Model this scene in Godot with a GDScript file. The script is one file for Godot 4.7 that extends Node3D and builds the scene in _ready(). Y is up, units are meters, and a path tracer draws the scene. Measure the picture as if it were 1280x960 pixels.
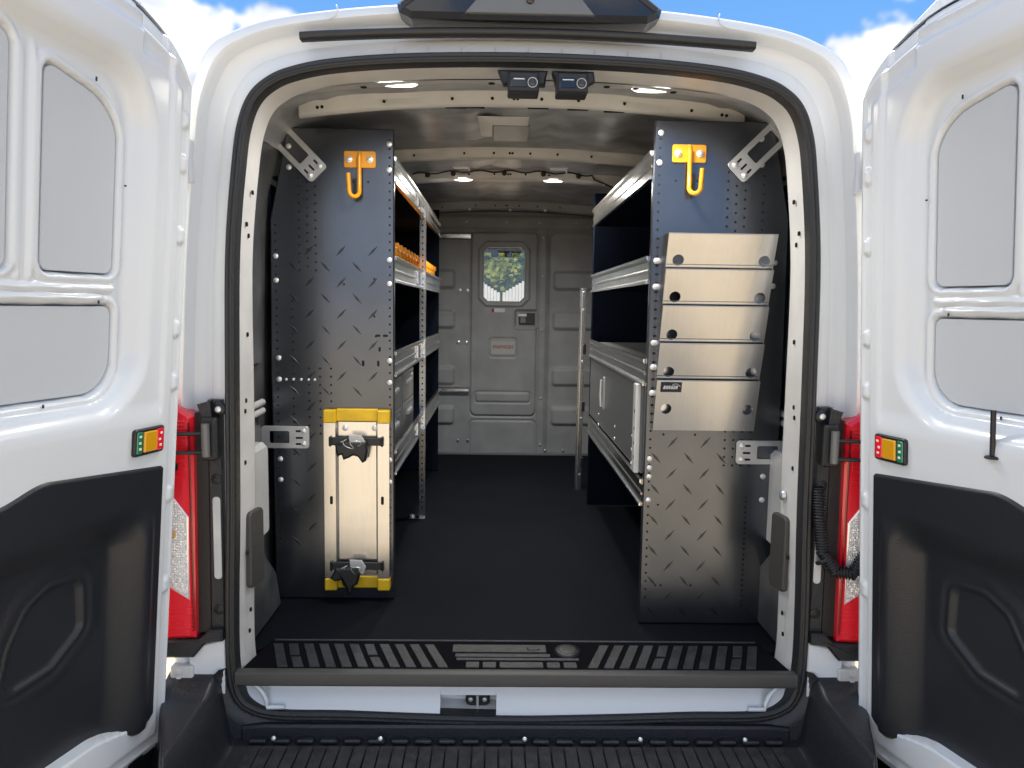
extends Node3D

# ------------------------------------------------------------------ helpers
var org := {}          # node -> world point its mesh coordinates are measured from
var M := {}            # materials

class MB:
	var st := SurfaceTool.new()
	var T := Transform3D.IDENTITY
	func _init(t := Transform3D.IDENTITY):
		st.begin(Mesh.PRIMITIVE_TRIANGLES)
		st.set_smooth_group(-1)
		T = t
	func tri(a: Vector3, b: Vector3, c: Vector3):
		st.add_vertex(T * a); st.add_vertex(T * b); st.add_vertex(T * c)
	func quad(a: Vector3, b: Vector3, c: Vector3, d: Vector3):
		tri(a, b, c); tri(a, c, d)
	func face(p: Array, out: Vector3):
		var n: Vector3 = (p[1] - p[0]).cross(p[2] - p[0])
		var q := p.duplicate()
		if n.dot(out) > 0.0: q.reverse()
		for i in range(1, q.size() - 1): tri(q[0], q[i], q[i + 1])
	# box with chamfered edges
	func box(c: Vector3, s: Vector3, b := 0.002, B := Basis.IDENTITY):
		var h := s * 0.5
		b = min(b, min(h.x, min(h.y, h.z)) * 0.9)
		var cor := {}
		for x in [-1, 1]:
			for y in [-1, 1]:
				for z in [-1, 1]:
					var k := Vector3(x, y, z)
					cor[k] = [
						c + B * (k * Vector3(h.x, h.y - b, h.z - b)),
						c + B * (k * Vector3(h.x - b, h.y, h.z - b)),
						c + B * (k * Vector3(h.x - b, h.y - b, h.z))]
					if b > 0.0: face(cor[k], B * k)
		for ax in 3:
			var a1 := (ax + 1) % 3
			var a2 := (ax + 2) % 3
			for s1 in [-1, 1]:
				var pts := []
				for w in [[-1, -1], [1, -1], [1, 1], [-1, 1]]:
					var k := Vector3.ZERO
					k[ax] = s1; k[a1] = w[0]; k[a2] = w[1]
					pts.append(cor[k][ax])
				var o := Vector3.ZERO
				o[ax] = s1
				face(pts, B * o)
				if b > 0.0:
					for s2 in [-1, 1]:   # edge between +-ax and +-a1
						var k0 := Vector3.ZERO
						k0[ax] = s1; k0[a1] = s2; k0[a2] = -1
						var k1 := k0
						k1[a2] = 1
						var oo := Vector3.ZERO
						oo[ax] = s1; oo[a1] = s2
						face([cor[k0][ax], cor[k0][a1], cor[k1][a1], cor[k1][ax]], B * oo)
	# polygon in local xy pushed from z0 to z1 (z1 is the bevelled front)
	func prism(pts: PackedVector2Array, z0: float, z1: float, bev := 0.0, L := Transform3D.IDENTITY, smooth := false):
		var n := pts.size()
		var p := pts
		if Geometry2D.is_polygon_clockwise(p):
			p = p.duplicate(); p.reverse()
		var inn := p
		if bev > 0.0: inn = inset(p, bev)
		var dz := signf(z1 - z0)
		var zb := z1 - dz * bev
		var old := T
		T = T * L
		if smooth: st.set_smooth_group(7)
		for i in n:
			var j := (i + 1) % n
			var e := p[j] - p[i]
			var o := Vector3(e.y, -e.x, 0)
			face([Vector3(p[i].x, p[i].y, z0), Vector3(p[j].x, p[j].y, z0), Vector3(p[j].x, p[j].y, zb), Vector3(p[i].x, p[i].y, zb)], o)
			if bev > 0.0:
				face([Vector3(p[i].x, p[i].y, zb), Vector3(p[j].x, p[j].y, zb), Vector3(inn[j].x, inn[j].y, z1), Vector3(inn[i].x, inn[i].y, z1)], o + Vector3(0, 0, dz * o.length()))
		st.set_smooth_group(-1)
		var idx := Geometry2D.triangulate_polygon(p)
		for t in range(0, idx.size(), 3):
			face([Vector3(inn[idx[t]].x, inn[idx[t]].y, z1), Vector3(inn[idx[t + 1]].x, inn[idx[t + 1]].y, z1), Vector3(inn[idx[t + 2]].x, inn[idx[t + 2]].y, z1)], Vector3(0, 0, dz))
			face([Vector3(p[idx[t]].x, p[idx[t]].y, z0), Vector3(p[idx[t + 1]].x, p[idx[t + 1]].y, z0), Vector3(p[idx[t + 2]].x, p[idx[t + 2]].y, z0)], Vector3(0, 0, -dz))
		T = old
	static func inset(p: PackedVector2Array, b: float) -> PackedVector2Array:
		var r := PackedVector2Array()
		var n := p.size()
		for i in n:
			var e0 := (p[i] - p[(i + n - 1) % n]).normalized()
			var e1 := (p[(i + 1) % n] - p[i]).normalized()
			var n0 := Vector2(-e0.y, e0.x)
			var n1 := Vector2(-e1.y, e1.x)
			var m := n0 + n1
			var k: float = max(0.35, (1.0 + n0.dot(n1)) * 0.5)
			r.append(p[i] + m * 0.5 * b / k)
		return r
	func loft(rings: Array, closed := true, smooth := 1):
		st.set_smooth_group(smooth)
		for r in rings.size() - 1:
			var a = rings[r]
			var b = rings[r + 1]
			var n: int = a.size()
			for i in (n if closed else n - 1):
				var j := (i + 1) % n
				quad(a[i], a[j], b[j], b[i])
		st.set_smooth_group(-1)
	func cap(ring, out: Vector3):
		var c := Vector3.ZERO
		for q in ring: c += q
		c /= ring.size()
		for i in ring.size(): face([c, ring[i], ring[(i + 1) % ring.size()]], out)
	func tube(path: Array, r, n := 10, caps := true):
		var rings := []
		var up := Vector3.UP
		for i in path.size():
			var d: Vector3 = (path[min(i + 1, path.size() - 1)] - path[max(i - 1, 0)]).normalized()
			if absf(d.dot(up)) > 0.95: up = Vector3.RIGHT if absf(d.x) < 0.9 else Vector3.BACK
			var s := d.cross(up).normalized()
			up = s.cross(d).normalized()
			var rr: float = r[i] if r is Array or r is PackedFloat32Array else r
			var ring := []
			for k in n:
				var a := TAU * k / n
				ring.append(path[i] + (s * cos(a) + up * sin(a)) * rr)
			rings.append(ring)
		loft(rings)
		if caps:
			cap(rings[0], path[0] - path[1]); cap(rings[-1], path[-1] - path[-2])
	# disc / cylinder standing on a plane, axis n
	func disc(c: Vector3, axis: Vector3, r: float, h: float, n := 12, dome := 0.0):
		var a := axis.normalized()
		var s := a.cross(Vector3.UP if absf(a.y) < 0.9 else Vector3.RIGHT).normalized()
		var u := s.cross(a)
		var r0 := []
		var r1 := []
		var r2 := []
		for k in n:
			var q := s * cos(TAU * k / n) + u * sin(TAU * k / n)
			r0.append(c + q * r); r1.append(c + q * r * 0.97 + a * h * 0.7); r2.append(c + q * r * 0.78 + a * h)
		loft([r0, r1, r2])
		st.set_smooth_group(1)
		var top := c + a * (h + dome)
		for k in n: face([top, r2[k], r2[(k + 1) % n]], a)
		st.set_smooth_group(-1)
	func mesh() -> ArrayMesh:
		st.generate_normals()
		return st.commit()

func rr(x0: float, y0: float, x1: float, y1: float, r, n := 5) -> PackedVector2Array:
	# rounded rectangle; r is one radius or [bl, br, tr, tl]
	var R: Array = r if r is Array else [r, r, r, r]
	var p := PackedVector2Array()
	var cs := [[x0, y0, 1, 1, PI], [x1, y0, -1, 1, 1.5 * PI], [x1, y1, -1, -1, 0.0], [x0, y1, 1, -1, 0.5 * PI]]
	for i in 4:
		var c: Array = cs[i]
		var q: float = R[i]
		if q < 0.0001:
			p.append(Vector2(c[0], c[1])); continue
		for k in n + 1:
			var a: float = c[4] + 0.5 * PI * k / n
			p.append(Vector2(c[0] + c[2] * q + cos(a) * q, c[1] + c[3] * q + sin(a) * q))
	return p

func V2(a: Array) -> PackedVector2Array:
	var p := PackedVector2Array()
	for i in range(0, a.size(), 2): p.append(Vector2(a[i], a[i + 1]))
	return p

func outline(ctl: PackedVector2Array, per := 6) -> PackedVector2Array:
	# half outline from bottom centre to top centre -> smooth closed symmetric loop
	var half := PackedVector2Array()
	var n := ctl.size()
	for i in n - 1:
		var a := ctl[i]
		var b := ctl[i + 1]
		var pre := ctl[i - 1] if i > 0 else Vector2(-ctl[1].x, ctl[1].y)
		var post := ctl[i + 2] if i + 2 < n else Vector2(-ctl[n - 2].x, ctl[n - 2].y)
		for k in per:
			half.append(a.cubic_interpolate(b, pre, post, float(k) / per))
	half.append(ctl[n - 1])
	var all := half.duplicate()
	for i in range(half.size() - 2, 0, -1): all.append(Vector2(-half[i].x, half[i].y))
	return all

func ring3(p: PackedVector2Array, z: float) -> Array:
	var r := []
	for q in p: r.append(Vector3(q.x, q.y, z))
	return r

func offs(p: PackedVector2Array, d: float) -> PackedVector2Array:   # inward for positive d
	var r := PackedVector2Array()
	var n := p.size()
	for i in n:
		var t := (p[(i + 1) % n] - p[(i + n - 1) % n]).normalized()
		r.append(p[i] + Vector2(-t.y, t.x) * d)
	return r

func grid(nu: int, nv: int, f: Callable, keep = null) -> ArrayMesh:
	var v := PackedVector3Array()
	var w := nu + 1
	v.resize(w * (nv + 1))
	for j in nv + 1:
		for i in w: v[j * w + i] = f.call(float(i) / nu, float(j) / nv)
	var nn := PackedVector3Array()
	nn.resize(v.size())
	for j in nv + 1:
		for i in w:
			var du := v[j * w + mini(i + 1, nu)] - v[j * w + maxi(i - 1, 0)]
			var dv := v[mini(j + 1, nv) * w + i] - v[maxi(j - 1, 0) * w + i]
			nn[j * w + i] = du.cross(dv).normalized()
	var idx := PackedInt32Array()
	for j in nv:
		for i in nu:
			if keep != null and not keep.call((i + 0.5) / nu, (j + 0.5) / nv): continue
			var a := j * w + i
			idx.append_array([a, a + w + 1, a + 1, a, a + w, a + w + 1])
	var arr := []
	arr.resize(Mesh.ARRAY_MAX)
	arr[Mesh.ARRAY_VERTEX] = v
	arr[Mesh.ARRAY_NORMAL] = nn
	arr[Mesh.ARRAY_INDEX] = idx
	var m := ArrayMesh.new()
	m.add_surface_from_arrays(Mesh.PRIMITIVE_TRIANGLES, arr)
	return m

func shift(mesh: ArrayMesh, by: Vector3) -> ArrayMesh:
	if by == Vector3.ZERO: return mesh
	var a := mesh.surface_get_arrays(0)
	var v: PackedVector3Array = a[Mesh.ARRAY_VERTEX]
	for i in v.size(): v[i] -= by
	a[Mesh.ARRAY_VERTEX] = v
	var m := ArrayMesh.new()
	m.add_surface_from_arrays(Mesh.PRIMITIVE_TRIANGLES, a)
	return m

var used := {}
func numbered(parent, called: String) -> String:
	var k := str(parent.get_instance_id()) + called
	var n: int = used.get(k, -1) + 1
	used[k] = n
	return called if n == 0 else "%s_%03d" % [called, n]

func node(called: String, mesh: Mesh, mat: Material, parent: Node3D, pos := Vector3.ZERO) -> MeshInstance3D:
	var o := MeshInstance3D.new()
	o.mesh = mesh
	o.material_override = mat
	o.name = numbered(parent, called)
	parent.add_child(o, true)
	o.position = pos
	o.cast_shadow = GeometryInstance3D.SHADOW_CASTING_SETTING_ON
	org[o] = org.get(parent, Vector3.ZERO) + pos
	return o

# geometry given in world coordinates, committed under parent
func put(called: String, mb: MB, mat: Material, parent: Node3D) -> MeshInstance3D:
	return node(called, shift(mb.mesh(), org.get(parent, Vector3.ZERO)), mat, parent)

# a mesh round its own origin, placed at a world point
func inst(called: String, mesh: Mesh, mat: Material, parent: Node3D, at: Vector3, B := Basis.IDENTITY) -> MeshInstance3D:
	var o := node(called, mesh, mat, parent, at - org.get(parent, Vector3.ZERO))
	o.basis = B
	return o

func thing(called: String, label: String, category: String, at: Vector3, group := "") -> Node3D:
	var o := Node3D.new()
	o.name = numbered(self, called)
	add_child(o, true)
	o.position = at
	org[o] = at
	tag(o, label, category, group)
	return o

func tag(o: Node3D, label: String, category: String, group := ""):
	o.set_meta("label", label)
	o.set_meta("category", category)
	if group != "": o.set_meta("group", group)

func smooth(a: float, b: float, x: float) -> float:
	return smoothstep(a, b, x)

func sdr(x: float, y: float, x0: float, y0: float, x1: float, y1: float, R: Array) -> float:
	# signed distance to a rounded rectangle, radii [bl, br, tr, tl]
	var cx := (x0 + x1) * 0.5
	var cy := (y0 + y1) * 0.5
	var px := x - cx
	var py := y - cy
	var r: float
	if py < 0.0: r = R[0] if px < 0.0 else R[1]
	else: r = R[3] if px < 0.0 else R[2]
	var qx := absf(px) - (x1 - x0) * 0.5 + r
	var qy := absf(py) - (y1 - y0) * 0.5 + r
	return sqrt(maxf(qx, 0) * maxf(qx, 0) + maxf(qy, 0) * maxf(qy, 0)) + minf(maxf(qx, qy), 0.0) - r

func sdpoly(x: float, y: float, p: PackedVector2Array) -> float:
	var q := Vector2(x, y)
	var d := 1e9
	for i in p.size():
		d = minf(d, q.distance_to(Geometry2D.get_closest_point_to_segment(q, p[i], p[(i + 1) % p.size()])))
	return -d if Geometry2D.is_point_in_polygon(q, p) else d

# ------------------------------------------------------------------ textures and materials
func noise_img(freq: float, lo: float, hi: float, sd: int, size := 512, oct := 4) -> Image:
	var n := FastNoiseLite.new()
	n.seed = sd
	n.frequency = freq
	n.fractal_octaves = oct
	n.noise_type = FastNoiseLite.TYPE_SIMPLEX_SMOOTH
	var im := n.get_seamless_image(size, size)
	im.convert(Image.FORMAT_RGB8)
	for y in size:
		for x in size:
			var k: float = lerpf(lo, hi, im.get_pixel(x, y).r)
			im.set_pixel(x, y, Color(k, k, k))
	return im

func tex(im: Image) -> ImageTexture:
	return ImageTexture.create_from_image(im)

func normal_tex(freq: float, sd: int, amount: float, oct := 3) -> ImageTexture:
	var im := noise_img(freq, 0, 1, sd, 256, oct)
	im.bump_map_to_normal_map(amount)
	return tex(im)

func mat(col: Color, rough: float, metal := 0.0, opt := {}) -> StandardMaterial3D:
	# col holds real-world (linear) values
	var m := StandardMaterial3D.new()
	m.albedo_color = col.linear_to_srgb()
	m.roughness = rough
	m.metallic = metal
	if opt.has("coat"):
		m.clearcoat_enabled = true; m.clearcoat = opt.coat; m.clearcoat_roughness = opt.get("coat_rough", 0.08)
	if opt.has("spec"): m.metallic_specular = opt.spec
	if opt.has("tri"):
		m.uv1_triplanar = true; m.uv1_world_triplanar = true; m.uv1_scale = Vector3.ONE * opt.tri
	if opt.has("alb"): m.albedo_texture = opt.alb
	if opt.has("rgh"): m.roughness_texture = opt.rgh
	if opt.has("nrm"):
		m.normal_enabled = true; m.normal_texture = opt.nrm; m.normal_scale = opt.get("ns", 1.0)
	if opt.has("emit"):
		m.emission_enabled = true; m.emission = opt.emit; m.emission_energy_multiplier = opt.get("power", 1.0)
	if opt.has("alpha"):
		m.transparency = BaseMaterial3D.TRANSPARENCY_ALPHA; m.albedo_color.a = opt.alpha
	m.cull_mode = BaseMaterial3D.CULL_DISABLED
	return m

func make_materials():
	var fine := tex(noise_img(0.02, 0.82, 1.0, 3))
	var soft := tex(noise_img(0.008, 0.88, 1.0, 4))
	var rgh := tex(noise_img(0.015, 0.7, 1.0, 5))
	var grain := normal_tex(0.12, 6, 6.0)
	var peel := normal_tex(0.03, 7, 1.0)
	var bi := Image.create(512, 512, false, Image.FORMAT_RGB8)
	var bn := FastNoiseLite.new()
	bn.seed = 12; bn.frequency = 1.0; bn.fractal_octaves = 3
	for y in 512:
		var yy := sin(TAU * y / 512.0) * 1.2
		for x in 512:
			var k := 0.93 + 0.055 * (bn.get_noise_3d(x * 0.33, yy, 0.0) * 0.6 + bn.get_noise_3d(x * 0.011, yy * 1.5, 7.0) * 0.6)
			bi.set_pixel(x, y, Color(k, k, k))
	var brushed := tex(bi)
	var dusty := tex(noise_img(0.012, 0.6, 1.0, 8, 512, 6))
	M.white = mat(Color(0.735, 0.772, 0.81), 0.34, 0.0, {coat = 0.38, coat_rough = 0.12, tri = 0.9, nrm = peel, ns = 0.05})
	M.white_in = mat(Color(0.70, 0.70, 0.69), 0.45, 0.0, {tri = 1.0, alb = soft, nrm = peel, ns = 0.06, coat = 0.3, coat_rough = 0.2})
	M.insert = mat(Color(0.555, 0.59, 0.63), 0.45, 0.0, {})
	M.ceiling = mat(Color(0.48, 0.51, 0.55), 0.42, 0.0, {tri = 0.7, alb = dusty, rgh = rgh, coat = 0.2, coat_rough = 0.3})
	M.rib = mat(Color(0.57, 0.58, 0.59), 0.42, 0.0, {tri = 1.1, alb = soft, rgh = rgh})
	M.wall = mat(Color(0.13, 0.135, 0.14), 0.4, 0.0, {tri = 0.8, alb = dusty, rgh = rgh})
	M.rubber = mat(Color(0.022, 0.024, 0.027), 0.5, 0.0, {tri = 3.0, rgh = rgh, nrm = grain, ns = 0.1})
	M.plastic = mat(Color(0.020, 0.022, 0.026), 0.42, 0.0, {tri = 6.0, nrm = grain, ns = 0.3, rgh = rgh, spec = 0.5})
	M.trim = mat(Color(0.018, 0.020, 0.025), 0.36, 0.0, {tri = 5.0, nrm = grain, ns = 0.10})
	M.mat = mat(Color(0.007, 0.009, 0.013), 0.7, 0.0, {spec = 0.16, tri = 0.5, alb = soft})
	M.pad = mat(Color(0.036, 0.039, 0.045), 0.5, 0.0, {tri = 3.0, nrm = grain, ns = 0.15, alb = dusty})
	M.groove = mat(Color(0.006, 0.006, 0.008), 0.85, 0.0, {spec = 0.1})
	M.cover = mat(Color(0.055, 0.053, 0.050), 0.5)
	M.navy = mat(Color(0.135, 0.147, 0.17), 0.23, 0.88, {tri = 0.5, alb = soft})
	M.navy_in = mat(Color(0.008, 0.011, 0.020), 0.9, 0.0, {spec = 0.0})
	M.mark = mat(Color(0.05, 0.053, 0.06), 0.3, 0.85)
	M.hole = mat(Color(0.004, 0.004, 0.005), 0.9)
	M.alu = mat(Color(0.78, 0.78, 0.78), 0.24, 1.0, {tri = 1.0, alb = soft})
	M.alu_mat = mat(Color(0.77, 0.77, 0.77), 0.27, 1.0, {tri = 1.1, alb = brushed, rgh = brushed})
	M.steel = mat(Color(0.60, 0.61, 0.635), 0.24, 1.0, {tri = 1.3, alb = brushed, rgh = brushed})
	M.zinc = mat(Color(0.70, 0.72, 0.74), 0.38, 0.75, {tri = 2.0, alb = soft})
	M.bolt = mat(Color(0.80, 0.81, 0.82), 0.3, 0.6)
	M.yellow = mat(Color(0.78, 0.33, 0.008), 0.38, 0.0, {tri = 3.0, alb = soft, coat = 0.3, coat_rough = 0.25})
	M.yellow_cap = mat(Color(0.85, 0.52, 0.01), 0.42, 0.0, {tri = 3.0, alb = soft})
	M.bin = mat(Color(0.85, 0.32, 0.01), 0.45, 0.0, {tri = 3.0, alb = soft})
	M.bulk = mat(Color(0.325, 0.34, 0.355), 0.5, 0.0, {tri = 1.0, alb = soft})
	M.black = mat(Color(0.012, 0.013, 0.015), 0.4, 0.0, {tri = 5.0, nrm = grain, ns = 0.12})
	M.gloss = mat(Color(0.010, 0.010, 0.014), 0.12, 0.0, {coat = 0.6, coat_rough = 0.04})
	M.glass = mat(Color(0.85, 0.92, 0.90), 0.0, 0.0, {alpha = 0.04})
	M.red = mat(Color(0.95, 0.018, 0.035), 0.12, 0.0, {coat = 0.8, coat_rough = 0.04})
	M.dark_red = mat(Color(0.22, 0.006, 0.008), 0.2, 0.0, {coat = 0.6})
	M.clear_lens = mat(Color(0.95, 0.95, 0.93), 0.1, 0.35, {coat = 0.7})
	M.chrome = mat(Color(0.95, 0.95, 0.94), 0.08, 0.35, {})
	M.amber = mat(Color(0.75, 0.36, 0.01), 0.22, 0.0, {coat = 0.7})
	M.green = mat(Color(0.01, 0.22, 0.12), 0.22, 0.0, {coat = 0.7})
	M.lamp = mat(Color(0.8, 0.8, 0.8), 0.4, 0.0, {emit = Color(1.0, 0.98, 0.94), power = 2.5})
	M.ground = mat(Color(0.66, 0.585, 0.45), 0.85, 0.0, {tri = 0.9, alb = fine, nrm = grain, ns = 0.4})
	M.leaf = mat(Color(1, 1, 1), 0.6, 0.0, {spec = 0.2})
	M.leaf.backlight = Color(0.35, 0.4, 0.08)
	M.leaf.vertex_color_use_as_albedo = true
	M.bark = mat(Color(0.12, 0.09, 0.07), 0.9)
	M.fence = mat(Color(0.78, 0.80, 0.78), 0.5)
	M.sticker = mat(Color(0.42, 0.42, 0.42), 0.4)
	M.red_print = mat(Color(0.30, 0.03, 0.03), 0.5)
	M.white_print = mat(Color(0.85, 0.85, 0.85), 0.5)
	M.grey = mat(Color(0.15, 0.155, 0.16), 0.33, 0.2, {})
	M.frame_grey = mat(Color(0.30, 0.31, 0.32), 0.35, 0.6)
	M.headliner = mat(Color(0.06, 0.065, 0.07), 0.9)
	M.tyre = mat(Color(0.018, 0.018, 0.018), 0.85)
	M.wire = mat(Color(0.75, 0.78, 0.75), 0.25, 0.7)
	M.bag = mat(Color(0.8, 0.82, 0.8), 0.15, 0.0, {alpha = 0.35})

# ------------------------------------------------------------------ sky
func sky_image() -> Image:
	var W := 1536
	var H := 768
	var im := Image.create(W, H, false, Image.FORMAT_RGBF)
	var n := FastNoiseLite.new()
	n.seed = 21; n.frequency = 1.0; n.fractal_octaves = 7; n.fractal_gain = 0.58; n.noise_type = FastNoiseLite.TYPE_SIMPLEX_SMOOTH
	var big := FastNoiseLite.new()
	big.seed = 5; big.frequency = 0.8; big.fractal_octaves = 2; big.noise_type = FastNoiseLite.TYPE_SIMPLEX_SMOOTH
	# large cumulus heaps: azimuth right of straight ahead, elevation, half width, half height (degrees)
	var heaps := [[-24.5, 16.5, 4.6, 8.0], [-14.0, 18.0, 3.6, 2.2], [-3.0, 12.0, 9.0, 6.0], [27.5, 13.5, 4.8, 5.2], [40.0, 16.0, 9.0, 7.0], [-48.0, 22.0, 12.0, 9.0], [70.0, 24.0, 14.0, 8.0], [-85.0, 18.0, 16.0, 9.0], [110.0, 20.0, 15.0, 10.0], [150.0, 28.0, 17.0, 11.0], [-130.0, 25.0, 18.0, 11.0], [-170.0, 15.0, 14.0, 8.0], [95.0, 50.0, 20.0, 12.0], [-60.0, 52.0, 16.0, 10.0], [180.0, 55.0, 22.0, 12.0], [140.0, 42.0, 24.0, 12.0], [-140.0, 46.0, 24.0, 13.0], [60.0, 62.0, 40.0, 12.0], [-20.0, 66.0, 40.0, 11.0], [-100.0, 34.0, 18.0, 10.0], [175.0, 30.0, 20.0, 9.0], [120.0, 72.0, 60.0, 9.0]]
	for y in H:
		var el := (0.5 - (y + 0.5) / H) * PI
		for x in W:
			var az := wrapf((x + 0.5) / W * TAU, -PI, PI)
			var c: Color
			if el < 0.0:
				c = Color(0.36, 0.37, 0.36)
			else:
				var t := pow(1.0 - sin(el), 3.0)
				c = Color(0.05, 0.155, 0.38).lerp(Color(0.16, 0.34, 0.60), t)
				var d := Vector3(sin(az) * cos(el), sin(el), -cos(az) * cos(el))
				var p := d * 5.0
				var k := n.get_noise_3d(p.x, p.y * 1.5, p.z)
				var cov := -0.55 + 0.35 * big.get_noise_3d(d.x * 3.0, d.y * 5.0, d.z * 3.0)
				for h in heaps:
					var da: float = wrapf(rad_to_deg(az) - h[0], -180.0, 180.0) / h[2]
					var de: float = (rad_to_deg(el) - h[1]) / h[3]
					var q: float = da * da + de * de
					if q < 4.0: cov = maxf(cov, 0.75 - q * 0.62)
				var m := smoothstep(-0.02, 0.13, cov + k * 1.45)
				var low := n.get_noise_3d(p.x * 1.7 + 9.0, p.y * 2.6 - 0.25, p.z * 1.7)
				var lit := clampf(0.50 + 1.3 * low + 0.5 * k + 0.25 * smoothstep(0.0, 0.6, cov), 0.0, 1.0)
				var cl := Color(0.26, 0.30, 0.37).lerp(Color(0.60, 0.60, 0.59), lit)
				c = c.lerp(cl, m)
				c = c.lerp(Color(0.60, 0.68, 0.78), 0.7 * exp(-rad_to_deg(el) / 4.0))
			im.set_pixel(x, y, c)
	return im

# ------------------------------------------------------------------ scene
var van: Node3D
const SEAL := [0, .487, .25, .492, .5, .500, .70, .503, .785, .525, .828, .57, .845, .66, .845, .84, .836, 1.13, .830, 1.5, .821, 1.85, .797, 2.10, .779, 2.2, .750, 2.267, .705, 2.31, .64, 2.34, .52, 2.365, .30, 2.383, 0, 2.390]
const OUTER := [0, .40, .3, .40, .6, .41, .80, .42, .90, .43, .97, .46, 1.0, .58, 1.008, .84, 1.0, 1.13, .982, 1.5, .958, 1.85, .930, 2.12, .921, 2.22, .904, 2.30, .868, 2.385, .80, 2.435, .66, 2.478, .36, 2.514, 0, 2.526]

func _ready():
	# camera
	var cam := Camera3D.new()
	add_child(cam)
	cam.position = Vector3(-0.073, 1.71, 2.1)
	cam.basis = Basis(Vector3.UP, -0.02) * Basis(Vector3.RIGHT, -0.102) * Basis(Vector3.BACK, 0.015)
	cam.fov = rad_to_deg(2.0 * atan(480.0 / 940.0))
	cam.near = 0.05
	cam.far = 2000.0
	cam.current = true
	# sky, exposure
	var we := WorldEnvironment.new()
	var env := Environment.new()
	env.background_mode = Environment.BG_SKY
	var sky := Sky.new()
	var pan := PanoramaSkyMaterial.new()
	pan.panorama = ImageTexture.create_from_image(sky_image())
	pan.energy_multiplier = 1.0
	sky.sky_material = pan
	env.sky = sky
	env.tonemap_mode = Environment.TONE_MAPPER_LINEAR
	env.tonemap_exposure = 2.2
	env.sdfgi_enabled = true
	env.ssao_enabled = true
	env.ssil_enabled = true
	we.environment = env
	add_child(we)
	# sun: high, in front of the van, so that the rear stands in the van's own shade
	var sun := DirectionalLight3D.new()
	sun.light_energy = 1.6
	sun.light_color = Color(1.0, 0.92, 0.80)
	sun.light_angular_distance = 0.5
	sun.shadow_enabled = true
	add_child(sun)
	var el := deg_to_rad(54.0)
	var az := deg_to_rad(1.0)
	var towards := Vector3(sin(az) * cos(el), sin(el), -cos(az) * cos(el))
	sun.look_at_from_position(towards * 10.0, Vector3.ZERO)

	make_materials()
	build_ground()
	build_van_shell()
	build_van_rear()
	build_doors()
	build_interior()
	build_bulkhead()
	build_left_unit()
	build_right_unit()
	build_small_things()
	build_front_yard()

func build_ground():
	var pm := PlaneMesh.new()
	pm.size = Vector2(900, 900)
	var g := MeshInstance3D.new()
	g.mesh = pm
	g.material_override = M.ground
	g.name = "ground"
	g.set_meta("kind", "structure")
	add_child(g)

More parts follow.
